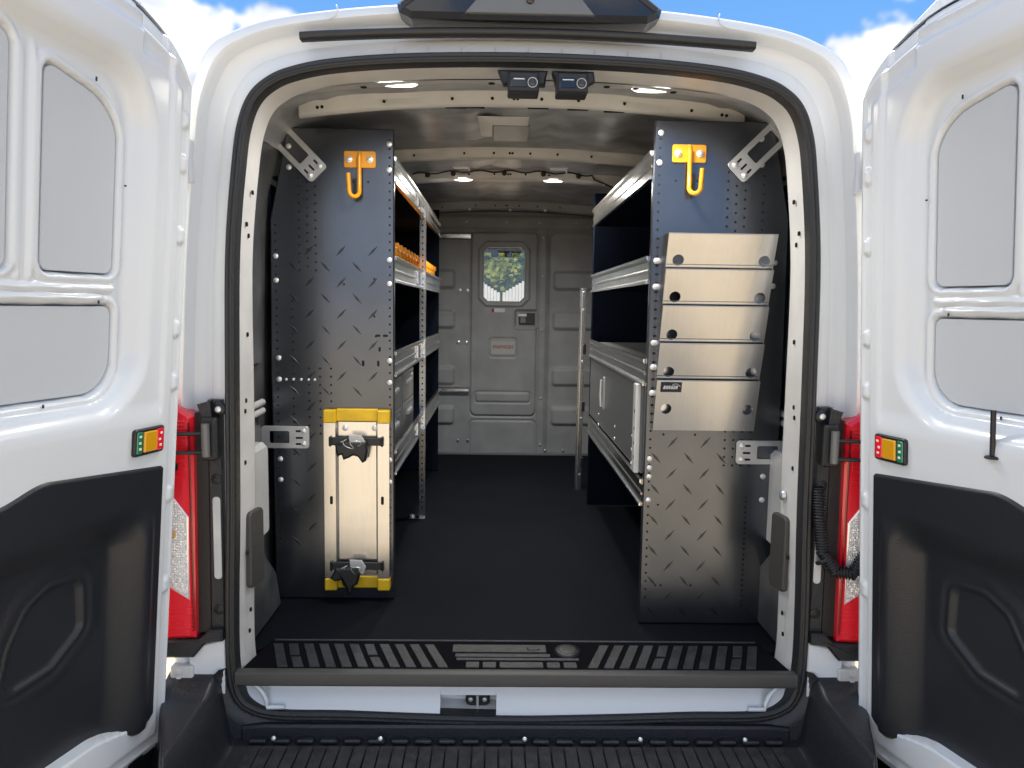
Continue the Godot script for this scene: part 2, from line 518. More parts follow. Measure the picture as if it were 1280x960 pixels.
func build_van_shell():
	van = thing("cargo_van", "white high roof cargo van with its rear doors swung wide open", "van", Vector3(0, 0, -2.5))
	var so := outline(V2(SEAL))
	var ou := outline(V2(OUTER))
	var L := func(k: float) -> PackedVector2Array:
		var r := PackedVector2Array()
		for i in so.size(): r.append(ou[i].lerp(so[i], k))
		return r
	# rear frame: from the outer skin round the corner, over the door gutter to the seal
	var b := MB.new()
	b.loft([ring3(ou, -.14), ring3(ou, -.035), ring3(L.call(.03), -.012), ring3(L.call(.10), 0.0), ring3(L.call(.24), 0.004)], true, 1)
	b.loft([ring3(L.call(.24), 0.004), ring3(L.call(.30), -.004), ring3(L.call(.36), -.030)], true, 2)
	b.loft([ring3(L.call(.36), -.030), ring3(L.call(.40), -.036), ring3(L.call(.58), -.044), ring3(L.call(.66), -.040)], true, 3)
	b.loft([ring3(L.call(.66), -.040), ring3(L.call(.72), -.026), ring3(L.call(1.0), -.014), ring3(offs(so, .012), -.014)], true, 4)
	put("rear_frame", b, M.white, van)
	# body sides and roof, taken from the outer outline, open below
	b = MB.new()
	var per := 6
	var i0 := 5 * per
	var i1 := ou.size() - i0
	var sec := func(z: float, sc: float, up: float) -> Array:
		var r := []
		for i in range(i0, i1 + 1): r.append(Vector3(ou[i].x * sc, ou[i].y + up * smooth(1.3, 2.4, ou[i].y), z))
		return r
	b.loft([sec.call(-.14, 1.0, 0.0), sec.call(-.6, 1.012, .01), sec.call(-1.6, 1.018, .02), sec.call(-2.6, 1.018, .02), sec.call(-3.5, 1.01, .01)], false, 1)
	put("body_shell", b, M.white, van)
	# cab roof, pillars, lower body, bonnet
	b = MB.new()
	var rf := []
	for z in [-3.5, -3.9, -4.15, -4.3]:
		var r := []
		for i in 25:
			var x := lerpf(-.90, .90, i / 24.0)
			var drop: float = {-3.5: .0, -3.9: .02, -4.15: .09, -4.3: .17}[z]
			r.append(Vector3(x * (1.0 - drop * .4), 2.53 - .16 * pow(absf(x) / .9, 3.0) - drop, z))
		rf.append(r)
	b.loft(rf, false, 1)
	put("cab_roof", b, M.white, van)
	for s in [-1, 1]:
		b = MB.new()
		b.tube([Vector3(s * .84, 2.24, -4.28), Vector3(s * .88, 1.9, -4.55), Vector3(s * .92, 1.36, -5.0)], .045, 8)
		put("windscreen_pillar", b, M.white, van)
		b = MB.new()
		b.loft([[Vector3(s * 1.0, .46, -3.5), Vector3(s * 1.02, .9, -3.5), Vector3(s * .99, 1.36, -3.5)], [Vector3(s * 1.0, .46, -4.4), Vector3(s * 1.02, .9, -4.4), Vector3(s * .98, 1.36, -4.4)], [Vector3(s * .95, .46, -5.3), Vector3(s * .97, .85, -5.3), Vector3(s * .90, 1.25, -5.2)]], false, 1)
		put("cab_side", b, M.white, van)
		b = MB.new()
		b.face([Vector3(s * .985, 1.38, -3.55), Vector3(s * .975, 1.38, -4.75), Vector3(s * .88, 2.10, -4.30), Vector3(s * .91, 2.22, -3.55)], Vector3(s, 0, 0))
		put("side_window", b, M.glass, van)
	b = MB.new()
	var hr := []
	for q in [[-4.98, 1.34, .92], [-5.3, 1.24, .90], [-5.6, 1.02, .84], [-5.72, .70, .80], [-5.72, .42, .78]]:
		var r := []
		for i in 17:
			var x: float = lerpf(-1, 1, i / 16.0)
			r.append(Vector3(x * q[2], q[1] - .05 * x * x, q[0] + .12 * x * x))
		hr.append(r)
	b.loft(hr, false, 1)
	put("bonnet", b, M.white, van)
	b = MB.new()
	b.face([Vector3(-.84, 2.30, -4.30), Vector3(.84, 2.30, -4.30), Vector3(.90, 1.36, -5.0), Vector3(-.90, 1.36, -5.0)], Vector3(0, .5, -1))
	put("windscreen", b, M.glass, van)
	b = MB.new()
	b.box(Vector3(0, 1.25, -4.75), Vector3(1.75, .12, .5), .03)
	put("dashboard", b, M.black, van)
	b = MB.new()
	b.box(Vector3(0, .55, -4.2), Vector3(1.9, .06, 1.7), .01)
	put("cab_floor", b, M.black, van)
	# sun visors and mirror mount seen through the partition window
	b = MB.new()
	b.prism(rr(-.70, 2.155, .70, 2.30, .03), -4.22, -4.19, .006)
	put("windscreen_header", b, M.headliner, van)
	for x in [-.106, .006]:
		b = MB.new()
		b.prism(rr(x - .032, 2.114, x + .032, 2.165, .012), -4.20, -4.16, .006)
		put("visor_clip", b, M.black, van)
	for q in [[-1, -.85], [1, -.85], [-1, -4.75], [1, -4.75]]:
		b = MB.new()
		var rings := []
		for w in [[-.11, .20], [-.11, .30], [-.085, .345], [.085, .345], [.11, .30], [.11, .20]]:
			var r := []
			for k in 28:
				r.append(Vector3(q[0] * .86 + w[0], .345 + sin(TAU * k / 28) * w[1], q[1] + cos(TAU * k / 28) * w[1]))
			rings.append(r)
		b.loft(rings, true, 1)
		var wh := put("wheel", b, M.tyre, van)
		b = MB.new()
		b.disc(Vector3(q[0] * .9, .345, q[1]), Vector3(q[0], 0, 0), .205, .05, 28)
		put("rim", b, M.frame_grey, wh)

func build_van_rear():
	var so := outline(V2(SEAL))
	# door seal: fat rubber bead with two ridges
	var prof := [[0.0, -.014], [0.0, .004], [.003, .012], [.008, .014], [.012, .010], [.014, .012], [.018, .016], [.022, .014], [.023, .009], [.025, .012], [.027, .008], [.029, -.004], [.030, -.03]]
	var b := MB.new()
	var rings := []
	for q in prof: rings.append(ring3(offs(so, q[0]), q[1]))
	b.loft(rings, true, 1)
	put("door_seal", b, M.rubber, van)
	# painted jamb inside the seal
	b = MB.new()
	var jr := PackedVector2Array()
	for i in so.size():
		var tg := (so[(i + 1) % so.size()] - so[i - 1]).normalized()
		jr.append(so[i] + Vector2(-tg.y, tg.x) * lerpf(.042, .033, smooth(1.15, 1.95, so[i].y)))
	b.loft([ring3(offs(so, .028), -.012), ring3(offs(so, .030), -.03), ring3(jr, -.12)], true, 1)
	b.loft([ring3(jr, -.12), ring3(jr, -.126), ring3(offs(so, .030), -.135), ring3(offs(so, -.02), -.14), ring3(offs(so, -.07), -.14)], true, 2)
	var jamb := put("door_jamb", b, M.white_in, van)
	# slots and holes in the jamb
	for s in [-1, 1]:
		for y in [.74, .80, .98, 1.25, 1.40, 1.43, 1.62, 1.90, 1.93, 2.02]:
			b = MB.new()
			var xx: float = .803 - .014 * smooth(1.2, 2.0, y) - .022 * smooth(1.85, 2.1, y)
			b.box(Vector3(s * (xx - .0035), y, -.055 - .03 * fmod(y * 7.3, 1.0)), Vector3(.006, .013, .009), .002)
			put("jamb_hole", b, M.hole, jamb)
	# side pocket cover, both sides
	for s in [-1, 1]:
		b = MB.new()
		b.prism(rr(-.150, .868, -.066, 1.098, .015), 0, .014, .004, Transform3D(Basis(Vector3(s * .17, 0, .985), Vector3(0, 1, 0), Vector3(-s * .985, 0, .17)), Vector3(s * .815, 0, 0)))
		put("jamb_cover", b, M.cover, van)
	# roof header inside the door frame
	b = MB.new()
	var hr := []
	for q in [[-.118, .010], [-.14, .012], [-.20, .022], [-.215, .030], [-.22, .05]]:
		var r := []
		for i in 33:
			var x: float = lerpf(-.74, .74, i / 32.0)
			r.append(Vector3(x, 2.342 - .055 * pow(absf(x) / .74, 2.4) + q[1], q[0]))
		hr.append(r)
	b.loft(hr, false, 1)
	var head := put("roof_header", b, M.rib, van)
	for x in [-.47, -.10, .235, .32, .43]:
		b = MB.new()
		b.disc(Vector3(x, 2.342 - .055 * pow(absf(x) / .74, 2.4) + .013, -.160), Vector3(0, -1, 0), .010, .002, 10)
		put("header_hole", b, M.hole, head)
	# sill below the load floor
	var sb := func(x0: float, x1: float, n: int) -> MB:
		var m := MB.new()
		var rg := []
		for q in [[.648, -.034], [.622, -.034], [.582, -.031], [.574, -.026], [.536, -.005], [.526, -.001], [.505, .0], [.47, -.004]]:
			var r := []
			for i in n + 1: r.append(Vector3(lerpf(x0, x1, float(i) / n), q[0], q[1]))
			rg.append(r)
		m.loft(rg, false, 1)
		return m
	b = sb.call(-.83, -.228, 8)
	var b2: MB = sb.call(-.063, .83, 10)
	b.st.append_from(b2.mesh(), 0, Transform3D.IDENTITY)
	# strip above and recess round the latch
	b.quad(Vector3(-.228, .648, -.034), Vector3(-.063, .648, -.034), Vector3(-.063, .582, -.031), Vector3(-.228, .582, -.031))
	b.quad(Vector3(-.228, .582, -.031), Vector3(-.063, .582, -.031), Vector3(-.063, .566, -.022), Vector3(-.228, .566, -.022))
	b.quad(Vector3(-.228, .566, -.022), Vector3(-.063, .566, -.022), Vector3(-.063, .566, -.075), Vector3(-.228, .566, -.075))
	b.quad(Vector3(-.228, .566, -.075), Vector3(-.063, .566, -.075), Vector3(-.063, .48, -.075), Vector3(-.228, .48, -.075))
	b.quad(Vector3(-.228, .576, -.02), Vector3(-.228, .576, -.075), Vector3(-.228, .48, -.075), Vector3(-.228, .48, 0.0))
	b.quad(Vector3(-.063, .576, -.02), Vector3(-.063, .576, -.075), Vector3(-.063, .48, -.075), Vector3(-.063, .48, 0.0))
	b.quad(Vector3(-.228, .515, -.075), Vector3(-.063, .515, -.075), Vector3(-.063, .505, -.004), Vector3(-.228, .505, -.004))
	put("sill", b, M.white, van)
	for s in [-1, 1]:
		b = MB.new()
		var pa := []
		for k in 10:
			var a := PI * .5 * k / 9.0
			pa.append(Vector3(s * (.80 - .07 * sin(a)) , .615 - .075 * (1.0 - cos(a)), -.006 + .010 * sin(a)))
		pa.append(Vector3(s * .68, .54, .003))
		b.tube(pa, .007, 8)
		put("sill_bead", b, M.white, van)
	var lt := MB.new()
	lt.prism(rr(-.155, .517, -.082, .558, [.018, .018, .012, .012]), -.072, -.045, .004)
	var latch := put("door_latch", lt, M.black, van)
	lt = MB.new()
	lt.tube([Vector3(-.119, .52, -.038), Vector3(-.119, .556, -.038)], .004, 8)
	put("latch_pin", lt, M.bolt, latch)
	lt = MB.new()
	lt.prism(rr(-.184, .543, -.160, .566, .003), -.074, -.055, .003)
	put("latch_stop", lt, M.white_in, latch)
	for x in [-.14, -.098]:
		lt = MB.new()
		lt.disc(Vector3(x, .54, -.045), Vector3(0, 0, 1), .007, .004, 10)
		put("latch_screw", lt, M.zinc, latch)
	# sill plate with raised tread bars
	b = MB.new()
	b.prism(V2([-.812, -.018, .812, -.018, .775, .205, -.775, .205]), .6465, .651, .003, Transform3D(Basis(Vector3(1, 0, 0), Vector3(0, 0, -1), Vector3(0, 1, 0)), Vector3.ZERO))
	var nose := []
	for q in [[.649, -.016], [.6525, -.008], [.6530, .017], [.6510, .0215], [.6480, .0232], [.6180, .0236], [.6140, .0215], [.612, .018], [.612, -.02]]:
		var r := []
		for i in 41:
			var x: float = lerpf(-.815, .815, i / 40.0)
			r.append(Vector3(x, q[0], q[1]))
		nose.append(r)
	var nb := MB.new()
	nb.loft(nose.slice(0, 4), false, 1)
	nb.loft(nose.slice(3, 6), false, 2)
	nb.loft(nose.slice(5, 9), false, 3)
	var plate := put("sill_plate", b, M.groove, van)
	put("plate_nose", nb, M.cover, plate)
	b = MB.new()
	b.box(Vector3(0, .652, -.196), Vector3(1.53, .006, .008), .002)
	put("plate_rim", b, M.pad, plate)
	var flat := Transform3D(Basis(Vector3(1, 0, 0), Vector3(0, 0, -1), Vector3(0, 1, 0)), Vector3.ZERO)
	for s in [-1, 1]:
		for i in 12:
			var x: float = .205 + i * .047
			var bw := .030
			var v0 := .016
			var v1 := .165
			var sl := .055
			if i == 4 or i == 9:
				# bar broken by a notch
				var xm := x + sl * .45
				b = MB.new()
				b.prism(V2([s * x, v0, s * (x + bw), v0, s * (xm + bw), .078, s * xm, .078]), .650, .6555, .0012, flat)
				put("tread_bar", b, M.pad, plate)
				b = MB.new()
				b.prism(V2([s * (xm + .006), .092, s * (xm + bw + .006), .092, s * (x + sl + bw), v1, s * (x + sl), v1]), .650, .6555, .0012, flat)
				put("tread_bar", b, M.pad, plate)
				continue
			var lim: float = .765
			if x + sl + bw > lim: continue
			b = MB.new()
			b.prism(V2([s * x, v0, s * (x + bw), v0, s * (x + sl + bw), v1, s * (x + sl), v1]), .650, .6555, .0012, flat)
			put("tread_bar", b, M.pad, plate)
	# centre field: long bars and short blocks
	for q in [[-.185, .062, .185, .076], [-.20, .115, .09, .165], [-.155, .016, -.115, .050], [-.105, .016, -.065, .050], [-.055, .016, .075, .050], [.085, .016, .125, .050], [.135, .016, .175, .050], [-.19, .083, .10, .104]]:
		b = MB.new()
		b.prism(rr(q[0], q[1], q[2], q[3], .004, 2), .650, .6555, .0012, flat)
		put("tread_bar", b, M.pad, plate)
	b = MB.new()
	b.disc(Vector3(.155, .6505, -.125), Vector3(0, 1, 0), .042, .010, 28)
	b.disc(Vector3(.155, .6605, -.125), Vector3(0, 1, 0), .030, .002, 28)
	put("tie_down_cover", b, M.black, plate)
	b = MB.new()
	b.prism(rr(.030, .125, .070, .148, .011), .650, .658, .002, flat)
	put("tread_clip", b, M.black, plate)
	# rear bumper: deep corners round a ribbed step pad
	var f := func(u: float, v: float) -> Vector3:
		var x := lerpf(-1.03, 1.03, u)
		var ax := absf(x)
		var ze := lerpf(.40, .12, smooth(.85, 1.0, ax)) - .05 * smooth(.98, 1.03, ax)
		var z := lerpf(-.10, ze + .05, v)
		var y := .452 + .165 * smooth(.825, .875, ax) * (1.0 + .18 * (1.0 - smooth(-.02, .10, z))) - .012 * smooth(.0, .12, z)
		y -= .045 * (1.0 - smooth(0.0, .022, 1.03 - ax))
		y -= .34 * pow(smooth(ze - .02, ze + .05, z), 1.3)
		return Vector3(x, y, z)
	var bump := node("rear_bumper", shift(grid(200, 70, f), org[van]), M.plastic, van)
	b = MB.new()
	b.loft([[Vector3(-1.03, .40, .30), Vector3(-.8, .38, .44), Vector3(0, .38, .46), Vector3(.8, .38, .44), Vector3(1.03, .40, .30)], [Vector3(-1.03, .26, .27), Vector3(-.8, .25, .41), Vector3(0, .25, .43), Vector3(.8, .25, .41), Vector3(1.03, .26, .27)]], false, 1)
	for s in [-1, 1]: b.quad(Vector3(s * 1.03, .57, -.09), Vector3(s * 1.03, .48, .27), Vector3(s * 1.03, .26, .27), Vector3(s * 1.03, .26, -.6))
	put("bumper_skirt", b, M.plastic, bump)
	var ribm := MB.new()
	ribm.box(Vector3.ZERO, Vector3(.0345, .005, .33), .0018)
	var rib := ribm.mesh()
	for i in 41:
		var x := (i - 20) * .0375
		inst("tread_rib", rib, M.pad, bump, Vector3(x, .4535, .225))
	ribm = MB.new()
	ribm.box(Vector3.ZERO, Vector3(.05, .012, .020), .004)
	rib = ribm.mesh()
	for i in 23: inst("pad_lug", rib, M.pad, bump, Vector3((i - 11) * .068, .458, .038))
	for x in [-.70, -.395, .02, .355, .66]:
		b = MB.new()
		b.disc(Vector3(x, .470, .047), Vector3(0, .5, 1), .007, .005, 10, .002)
		put("bumper_screw", b, M.bolt, bump)
	b = MB.new()
	b.prism(V2([-.80, .44, .80, .44, .80, .49, .74, .497, -.74, .497, -.80, .49]), -.02, .028, .006)
	put("pad_upstand", b, M.plastic, bump)
	var c0 := []
	var c1 := []
	var c2 := []
	var c3r := []
	var o1 := offs(so, .002)
	var o2 := offs(so, -.022)
	var o3 := PackedVector2Array()
	for k in so.size():
		var tg := (so[(k + 1) % so.size()] - so[k - 1]).normalized()
		o3.append(so[k] - Vector2(-tg.y, tg.x) * clampf((.675 - so[k].y) * 1.2, .018, .09))
	for k in so.size(): o2[k] = o3[k].lerp(o1[k], .5)
	for k in so.size():
		var i: int = (k + so.size() / 2) % so.size()
		if so[i].y > .68: continue
		c0.append(Vector3(o1[i].x, o1[i].y, -.012)); c1.append(Vector3(o1[i].x, o1[i].y, .006)); c2.append(Vector3(o2[i].x, o2[i].y, .012)); c3r.append(Vector3(o3[i].x, minf(o3[i].y, .70), .018))
	b = MB.new()
	b.loft([c0, c1, c2, c3r], false, 1)
	put("bumper_collar", b, M.plastic, bump)
	# white bracket boxes below the tail lights
	for s in [-1, 1]:
		b = MB.new()
		b.prism(V2([s * .847, .58, s * .95, .58, s * .95, .72, s * .847, .745]), -.03, .009, .003)
		put("rear_bracket", b, M.white, van)
		b = MB.new()
		b.prism(rr(minf(s * .935, s * 1.0), .585, maxf(s * .935, s * 1.0), .672, .008), -.02, .022, .004)
		var cb := put("bumper_mount", b, M.white_in, van)
		for y in [.605, .630, .655]:
			b = MB.new()
			b.disc(Vector3(s * .975, y, .022), Vector3(0, 0, 1), .010, .004, 10)
			put("mount_bolt", b, M.white_in, cb)
	# tail lights
	for s in [-1, 1]:
		b = MB.new()
		b.prism(V2([s * .923, .757, s * 1.02, .752, s * 1.012, 1.10, s * .995, 1.46, s * .965, 1.43, s * .914, 1.395]), -.08, .028, .010)
		var tl := put("tail_light", b, M.red, van)
		tl.set_meta("label", "red tail light with a slanting clear reversing lens")
		b = MB.new()
		b.prism(V2([s * .935, .872, s * 1.002, .915, s * 1.002, 1.210, s * .931, 1.112]), .02, .033, .004)
		var cl := put("clear_lens", b, M.clear_lens, tl)
		# moulded optics: small faceted pyramids over the lens
		b = MB.new()
		var rng := RandomNumberGenerator.new()
		rng.seed = 5
		for iy in 44:
			for ix in 9:
				var px := .940 + ix * .0063
				var py := .885 + iy * .0072
				if py < .880 + (px - .934) * .70 or py > 1.108 + (px - .934) * 1.42: continue
				var hh := .0015 + .004 * rng.randf()
				var tp := Vector3(s * (px + rng.randf_range(-.002, .002)), py + rng.randf_range(-.002, .002), .033 + hh)
				var cs := [Vector3(s * (px - .003), py - .0035, .0328), Vector3(s * (px + .003), py - .0035, .0328), Vector3(s * (px + .003), py + .0035, .0328), Vector3(s * (px - .003), py + .0035, .0328)]
				for k in 4: b.face([tp, cs[k], cs[(k + 1) % 4]], Vector3(0, 0, 1))
		var op := put("lens_optics", b, M.chrome, cl)
		op.set_meta("kind", "stuff")
		for iy in 26:
			var yy := 1.14 + iy * .0105
			if yy > 1.385: continue
			b = MB.new()
			var x0 := .930
			if yy < 1.21: x0 = .934
			b.box(Vector3(s * (.962), yy, .0282), Vector3(.058, .004, .003), .0012)
			if yy > 1.215: put("lens_rib", b, M.red, tl)
		for iy in 8:
			b = MB.new()
			b.box(Vector3(s * (.962), .775 + iy * .0115, .0282), Vector3(.075, .004, .003), .0012)
			put("lens_rib", b, M.red, tl)
		b = MB.new()
		b.disc(Vector3(s * .985, 1.065, .033), Vector3(0, 0, 1), .018, .004, 14)
		put("amber_bulb", b, M.amber, tl)
		b = MB.new()
		b.box(Vector3(s * .924, 1.08, .029), Vector3(.006, .60, .005), .002)
		put("lens_edge", b, M.dark_red, tl)
		for y in [1.36, 1.255]:
			b = MB.new()
			b.prism(rr(minf(s * .955, s * 1.0), y - .016, maxf(s * .955, s * 1.0), y + .016, .015), .026, .031, .001)
			put("lens_mark", b, M.black, tl)
		b = MB.new()
		b.prism(V2([s * .847, .748, s * .895, .742, s * .93, .700, s * 1.01, .698, s * 1.02, .71, s * 1.02, .750, s * .91, .754, s * .885, .782, s * .847, .782]), -.05, .030, .006)
		put("light_shelf", b, M.plastic, van)
		# black hinge column between seal and light
		b = MB.new()
		b.prism(V2([s * .846, .72, s * .886, .72, s * .88, 1.44, s * .842, 1.44]), -.03, .006, .004)
		var col := put("hinge_column", b, M.plastic, van)
		b = MB.new()
		b.prism(V2([s * .884, .76, s * .930, .76, s * .922, 1.40, s * .878, 1.42]), -.06, -.0, .004)
		put("column_recess", b, M.black, col)
		for y in [.835, 1.215, 1.30]:
			b = MB.new()
			b.disc(Vector3(s * .861, y, .005), Vector3(0, 0, 1), .015, .004, 14)
			b.disc(Vector3(s * .861, y, .009), Vector3(0, 0, 1), .008, .003, 6)
			put("column_bolt", b, M.black, col)
		b = MB.new()
		b.prism(rr(minf(s * .850, s * .872), .925, maxf(s * .850, s * .872), 1.165, .010), .004, .009, .002)
		put("column_slot", b, M.white_in, col)
		# lower hinge and its two check arms
		b = MB.new()
		b.prism(rr(minf(s * .842, s * .885), 1.275, maxf(s * .842, s * .885), 1.395, .008), 0.0, .045, .006)
		var hg := put("door_hinge", b, M.black, van)
		b = MB.new()
		b.tube([Vector3(s * .868, 1.29, .055), Vector3(s * .868, 1.38, .055)], .011, 12)
		put("hinge_pin", b, M.grey, hg)
		for y in [1.352, 1.30]:
			b = MB.new()
			b.box(Vector3(s * .918, y, .052), Vector3(.10, .010, .016), .003, Basis(Vector3.UP, -s * .25))
			put("hinge_arm", b, M.black, hg)
		b = MB.new()
		b.prism(V2([s * .885, 1.385, s * .90, 1.43, s * .865, 1.44, s * .86, 1.385]), .005, .03, .003)
		put("hinge_cover", b, M.plastic, hg)
		b = MB.new()
		b.disc(Vector3(s * .846, 1.415, .004), Vector3(0, 0, 1), .020, .012, 16)
		put("hinge_eye", b, M.black, hg)
		b = MB.new()
		b.disc(Vector3(s * .846, 1.415, .016), Vector3(0, 0, 1), .009, .004, 12)
		put("hinge_bolt", b, M.bolt, hg)
		# upper hinge, white
		b = MB.new()
		b.prism(rr(minf(s * .900, s * .94), 2.03, maxf(s * .900, s * .94), 2.145, .006), -.03, .022, .005)
		var uh := put("upper_hinge", b, M.white, van)
		b = MB.new()
		b.tube([Vector3(s * .921, 2.045, .024), Vector3(s * .921, 2.13, .024)], .009, 10)
		put("hinge_pin", b, M.white, uh)
	# high brake light housing and rain strip
	b = MB.new()
	var P := V2([-.31, 2.457, .31, 2.457, .342, 2.472, .347, 2.492, .26, 2.555, -.26, 2.555, -.347, 2.492, -.342, 2.472])
	b.prism(P, -.20, .055, .014)
	var bl := put("brake_light", b, M.gloss, van)
	b = MB.new()
	b.prism(V2([-.17, 2.467, .17, 2.467, .115, 2.532, -.115, 2.532]), .05, .062, .004)
	put("lamp_cover", b, M.grey, bl)
	b = MB.new()
	b.disc(Vector3(0.0, 2.502, .062), Vector3(0, 0, 1), .011, .006, 14)
	put("camera_eye", b, M.gloss, bl)
	for s in [-1, 1]:
		b = MB.new()
		b.prism(V2([s * .325, 2.480, s * .336, 2.490, s * .262, 2.543, s * .24, 2.543]), .05, .059, .002)
		put("end_cover", b, M.plastic, bl)
	b = MB.new()
	var rs := []
	for q in [[-.011, .0], [-.011, .026], [-.002, .032], [.006, .030], [.010, .022], [.010, .0]]:
		var r := []
		for i in 41:
			var x: float = lerpf(-.605, .605, i / 40.0)
			r.append(Vector3(x, 2.437 - .022 * pow(absf(x) / .6, 2.0) + q[0], q[1]))
		rs.append(r)
	b.loft(rs, false, 1)
	for e in [0, 40]:
		var cp := []
		for r in rs: cp.append(r[e])
		b.cap(cp, Vector3(-1 if e == 0 else 1, 0, 0))
	put("rain_strip", b, M.rubber, van)
	# roof edge joints and the seams in the strip above the seal
	for s in [-1, 1]:
		b = MB.new()
		b.tube([Vector3(s * .515, 2.505, -.01), Vector3(s * .508, 2.488, .006), Vector3(s * .515, 2.472, .007), Vector3(s * .535, 2.462, .007)], .0022, 6)
		put("roof_joint", b, M.white, van)
	for i in 9:
		var x := -.36 + i * .09
		b = MB.new()
		b.box(Vector3(x, 2.398 - .02 * x * x, -.012), Vector3(.0025, .016, .004), .001)
		put("frame_seam", b, M.white_in, van)
	# corrugated cable sleeve on the right
	var path := []
	var rad := PackedFloat32Array()
	var c3 := Curve3D.new()
	var cp := [Vector3(.846, 1.21, .015), Vector3(.848, 1.13, .03), Vector3(.860, 1.03, .035), Vector3(.895, .975, .045), Vector3(.94, .975, .06), Vector3(.975, 1.05, .07), Vector3(1.0, 1.14, .08)]
	for i in cp.size():
		var tg: Vector3 = (cp[min(i + 1, cp.size() - 1)] - cp[max(i - 1, 0)]) * .2
		c3.add_point(cp[i], -tg, tg)
	var len := c3.get_baked_length()
	var ns := 240
	for i in ns:
		path.append(c3.sample_baked(len * i / (ns - 1.0)))
		rad.append(.0165 + .0028 * (1.0 if (i % 4) < 2 else -1.0))
	b = MB.new()
	b.tube(path, rad, 12)
	put("cable_sleeve", b, M.black, van)
	b = MB.new()
	b.disc(Vector3(.866, 1.005, .028), Vector3(.2, -.6, .3), .024, .012, 14)
	put("sleeve_clip", b, M.black, van)

# ------------------------------------------------------------------ rear doors
func vtop(u: float) -> float:
	var q := 1.0 - minf(u, .26) / .26
	return 2.23 + .185 * sqrt(maxf(0.0, 1.0 - q * q)) + .06 * clampf((u - .15) / .7, 0, 1)

const DW := .90
const W1 := [.222, 1.772, .428, 2.215]
const W2 := [.505, 1.772, .705, 2.245]
const W3 := [.222, 1.488, .705, 1.700]
const R1 := [.022, .022, .03, .085]
const R2 := [.022, .022, .085, .03]
const R3 := [.085, .085, .02, .02]

func slant(u: float, v: float) -> float:
	return .26 * maxf(0.0, .43 - u) * smooth(1.80, 2.18, v)

func door_depth(u: float, v: float) -> float:
	var vt := vtop(u)
	var edge := minf(minf(u, (vt - v) * (.6 if u < .2 else 1.0)), minf(DW - u, v - .46))
	var d := -.028 * (1.0 - smooth(.026, .044, edge)) - .006 * (1.0 - smooth(.066, .078, edge)) * smooth(.04, .05, edge)
	# rolled edge
	d += -.02 * (1.0 - smooth(0.0, .010, edge))
	# hollow of the upper door
	var vv := v + (2.43 - vt) * smooth(1.7, 2.2, v)
	var s := sdr(u, vv, .150, 1.435, .75, 2.285, [.16, .16, .10, .14])
	d -= .034 * (1.0 - smooth(-.055, .012, s)) + .016 * (1.0 - smooth(-.035, -.015, s))
	# pressed window frames
	var vw := v + slant(u, v)
	for w in [[W1, R1], [W2, R2], [W3, R3]]:
		var a: Array = w[0]
		var q := sdr(u, vw if w[0] == W1 else v, a[0], a[1], a[2], a[3], w[1])
		if q < .05:
			d += .007 * smooth(.002, .006, q) * (1.0 - smooth(.016, .023, q))
			d -= .034 * (1.0 - smooth(-.003, .002, q))
	# beads
	if v > 1.45 and v < 2.25:
		for x in [.452, .481]: d += .008 * exp(-pow((u - x) / .006, 2.0)) * smooth(1.745, 1.76, v) * (1.0 - smooth(2.20, 2.25, v - .06 * (u - .4)))
		d += .010 * (1.0 - smooth(.003, .010, absf(v - 1.738))) * smooth(.215, .225, u) * (1.0 - smooth(.70, .71, u))
		d += .008 * (1.0 - smooth(.003, .009, absf(v - 1.718))) * smooth(.25, .26, u) * (1.0 - smooth(.66, .67, u))
	d -= .010 * smooth(.098, .110, u) * (1.0 - smooth(DW - .11, DW - .098, u)) * smooth(1.40, 1.46, v)
	# seat of the trim panel
	if v < 1.34 and v > .55: d -= .085 * smooth(.106, .116, u) * (1.0 - smooth(trim_hi(u) - .030, trim_hi(u) - .020, v)) * smooth(trim_lo(u) + .020, trim_lo(u) + .030, v)
	# stamped lugs along the hinge flange
	for y in [2.17, 2.06, 1.88, 1.64, 1.50, 1.20, .95]:
		var q := sdr(u, v, .050, y - .018, .066, y + .018, [.004, .004, .004, .004])
		if q < .01: d += .008 * (1.0 - smooth(-.002, .005, q))
	return d

func trim_lo(u: float) -> float:
	var y := .574 + .012 * smooth(.14, .22, u) + .020 * smooth(.18, .30, u)
	var q := clampf((u - .088) / .06, 0, 1)
	y += .05 * (1.0 - sqrt(1.0 - (1.0 - q) * (1.0 - q)))
	return y
func trim_hi(u: float) -> float:
	var y := 1.288 + .035 * clampf((u - .088) / .36, 0, 1) - .030 * smooth(.45, .58, u)
	var q := clampf((u - .088) / .016, 0, 1)
	y -= .016 * (1.0 - sqrt(1.0 - (1.0 - q) * (1.0 - q)))
	return y

var POC := V2([.345, 1.025, .340, .945, .405, .90, .485, .892, .470, .95, .435, 1.01, .395, 1.030])
func trim_depth(u: float, v: float) -> float:
	var lo := trim_lo(u)
	var hi := trim_hi(u)
	var e := minf(minf(u - .088, .84 - u), minf(v - lo, hi - v))
	var d := -.004 + .010 * smooth(0.0, .010, e)
	var low := 1.0 - smooth(1.10, 1.20, v)
	d += low * (.010 * smooth(.115, .14, u) - .050 * smooth(.145, .245, u))
	if u > .25 and u < .6 and v > .8 and v < 1.12:
		var q := sdpoly(u, v, POC) - .032
		d -= .007 * (1.0 - smooth(-.014, .004, q))
		d += .0035 * exp(-pow((q - .005) / .006, 2.0))
		d += .003 * smooth(.014, .03, q) * (1.0 - smooth(.03, .06, q))
	return d

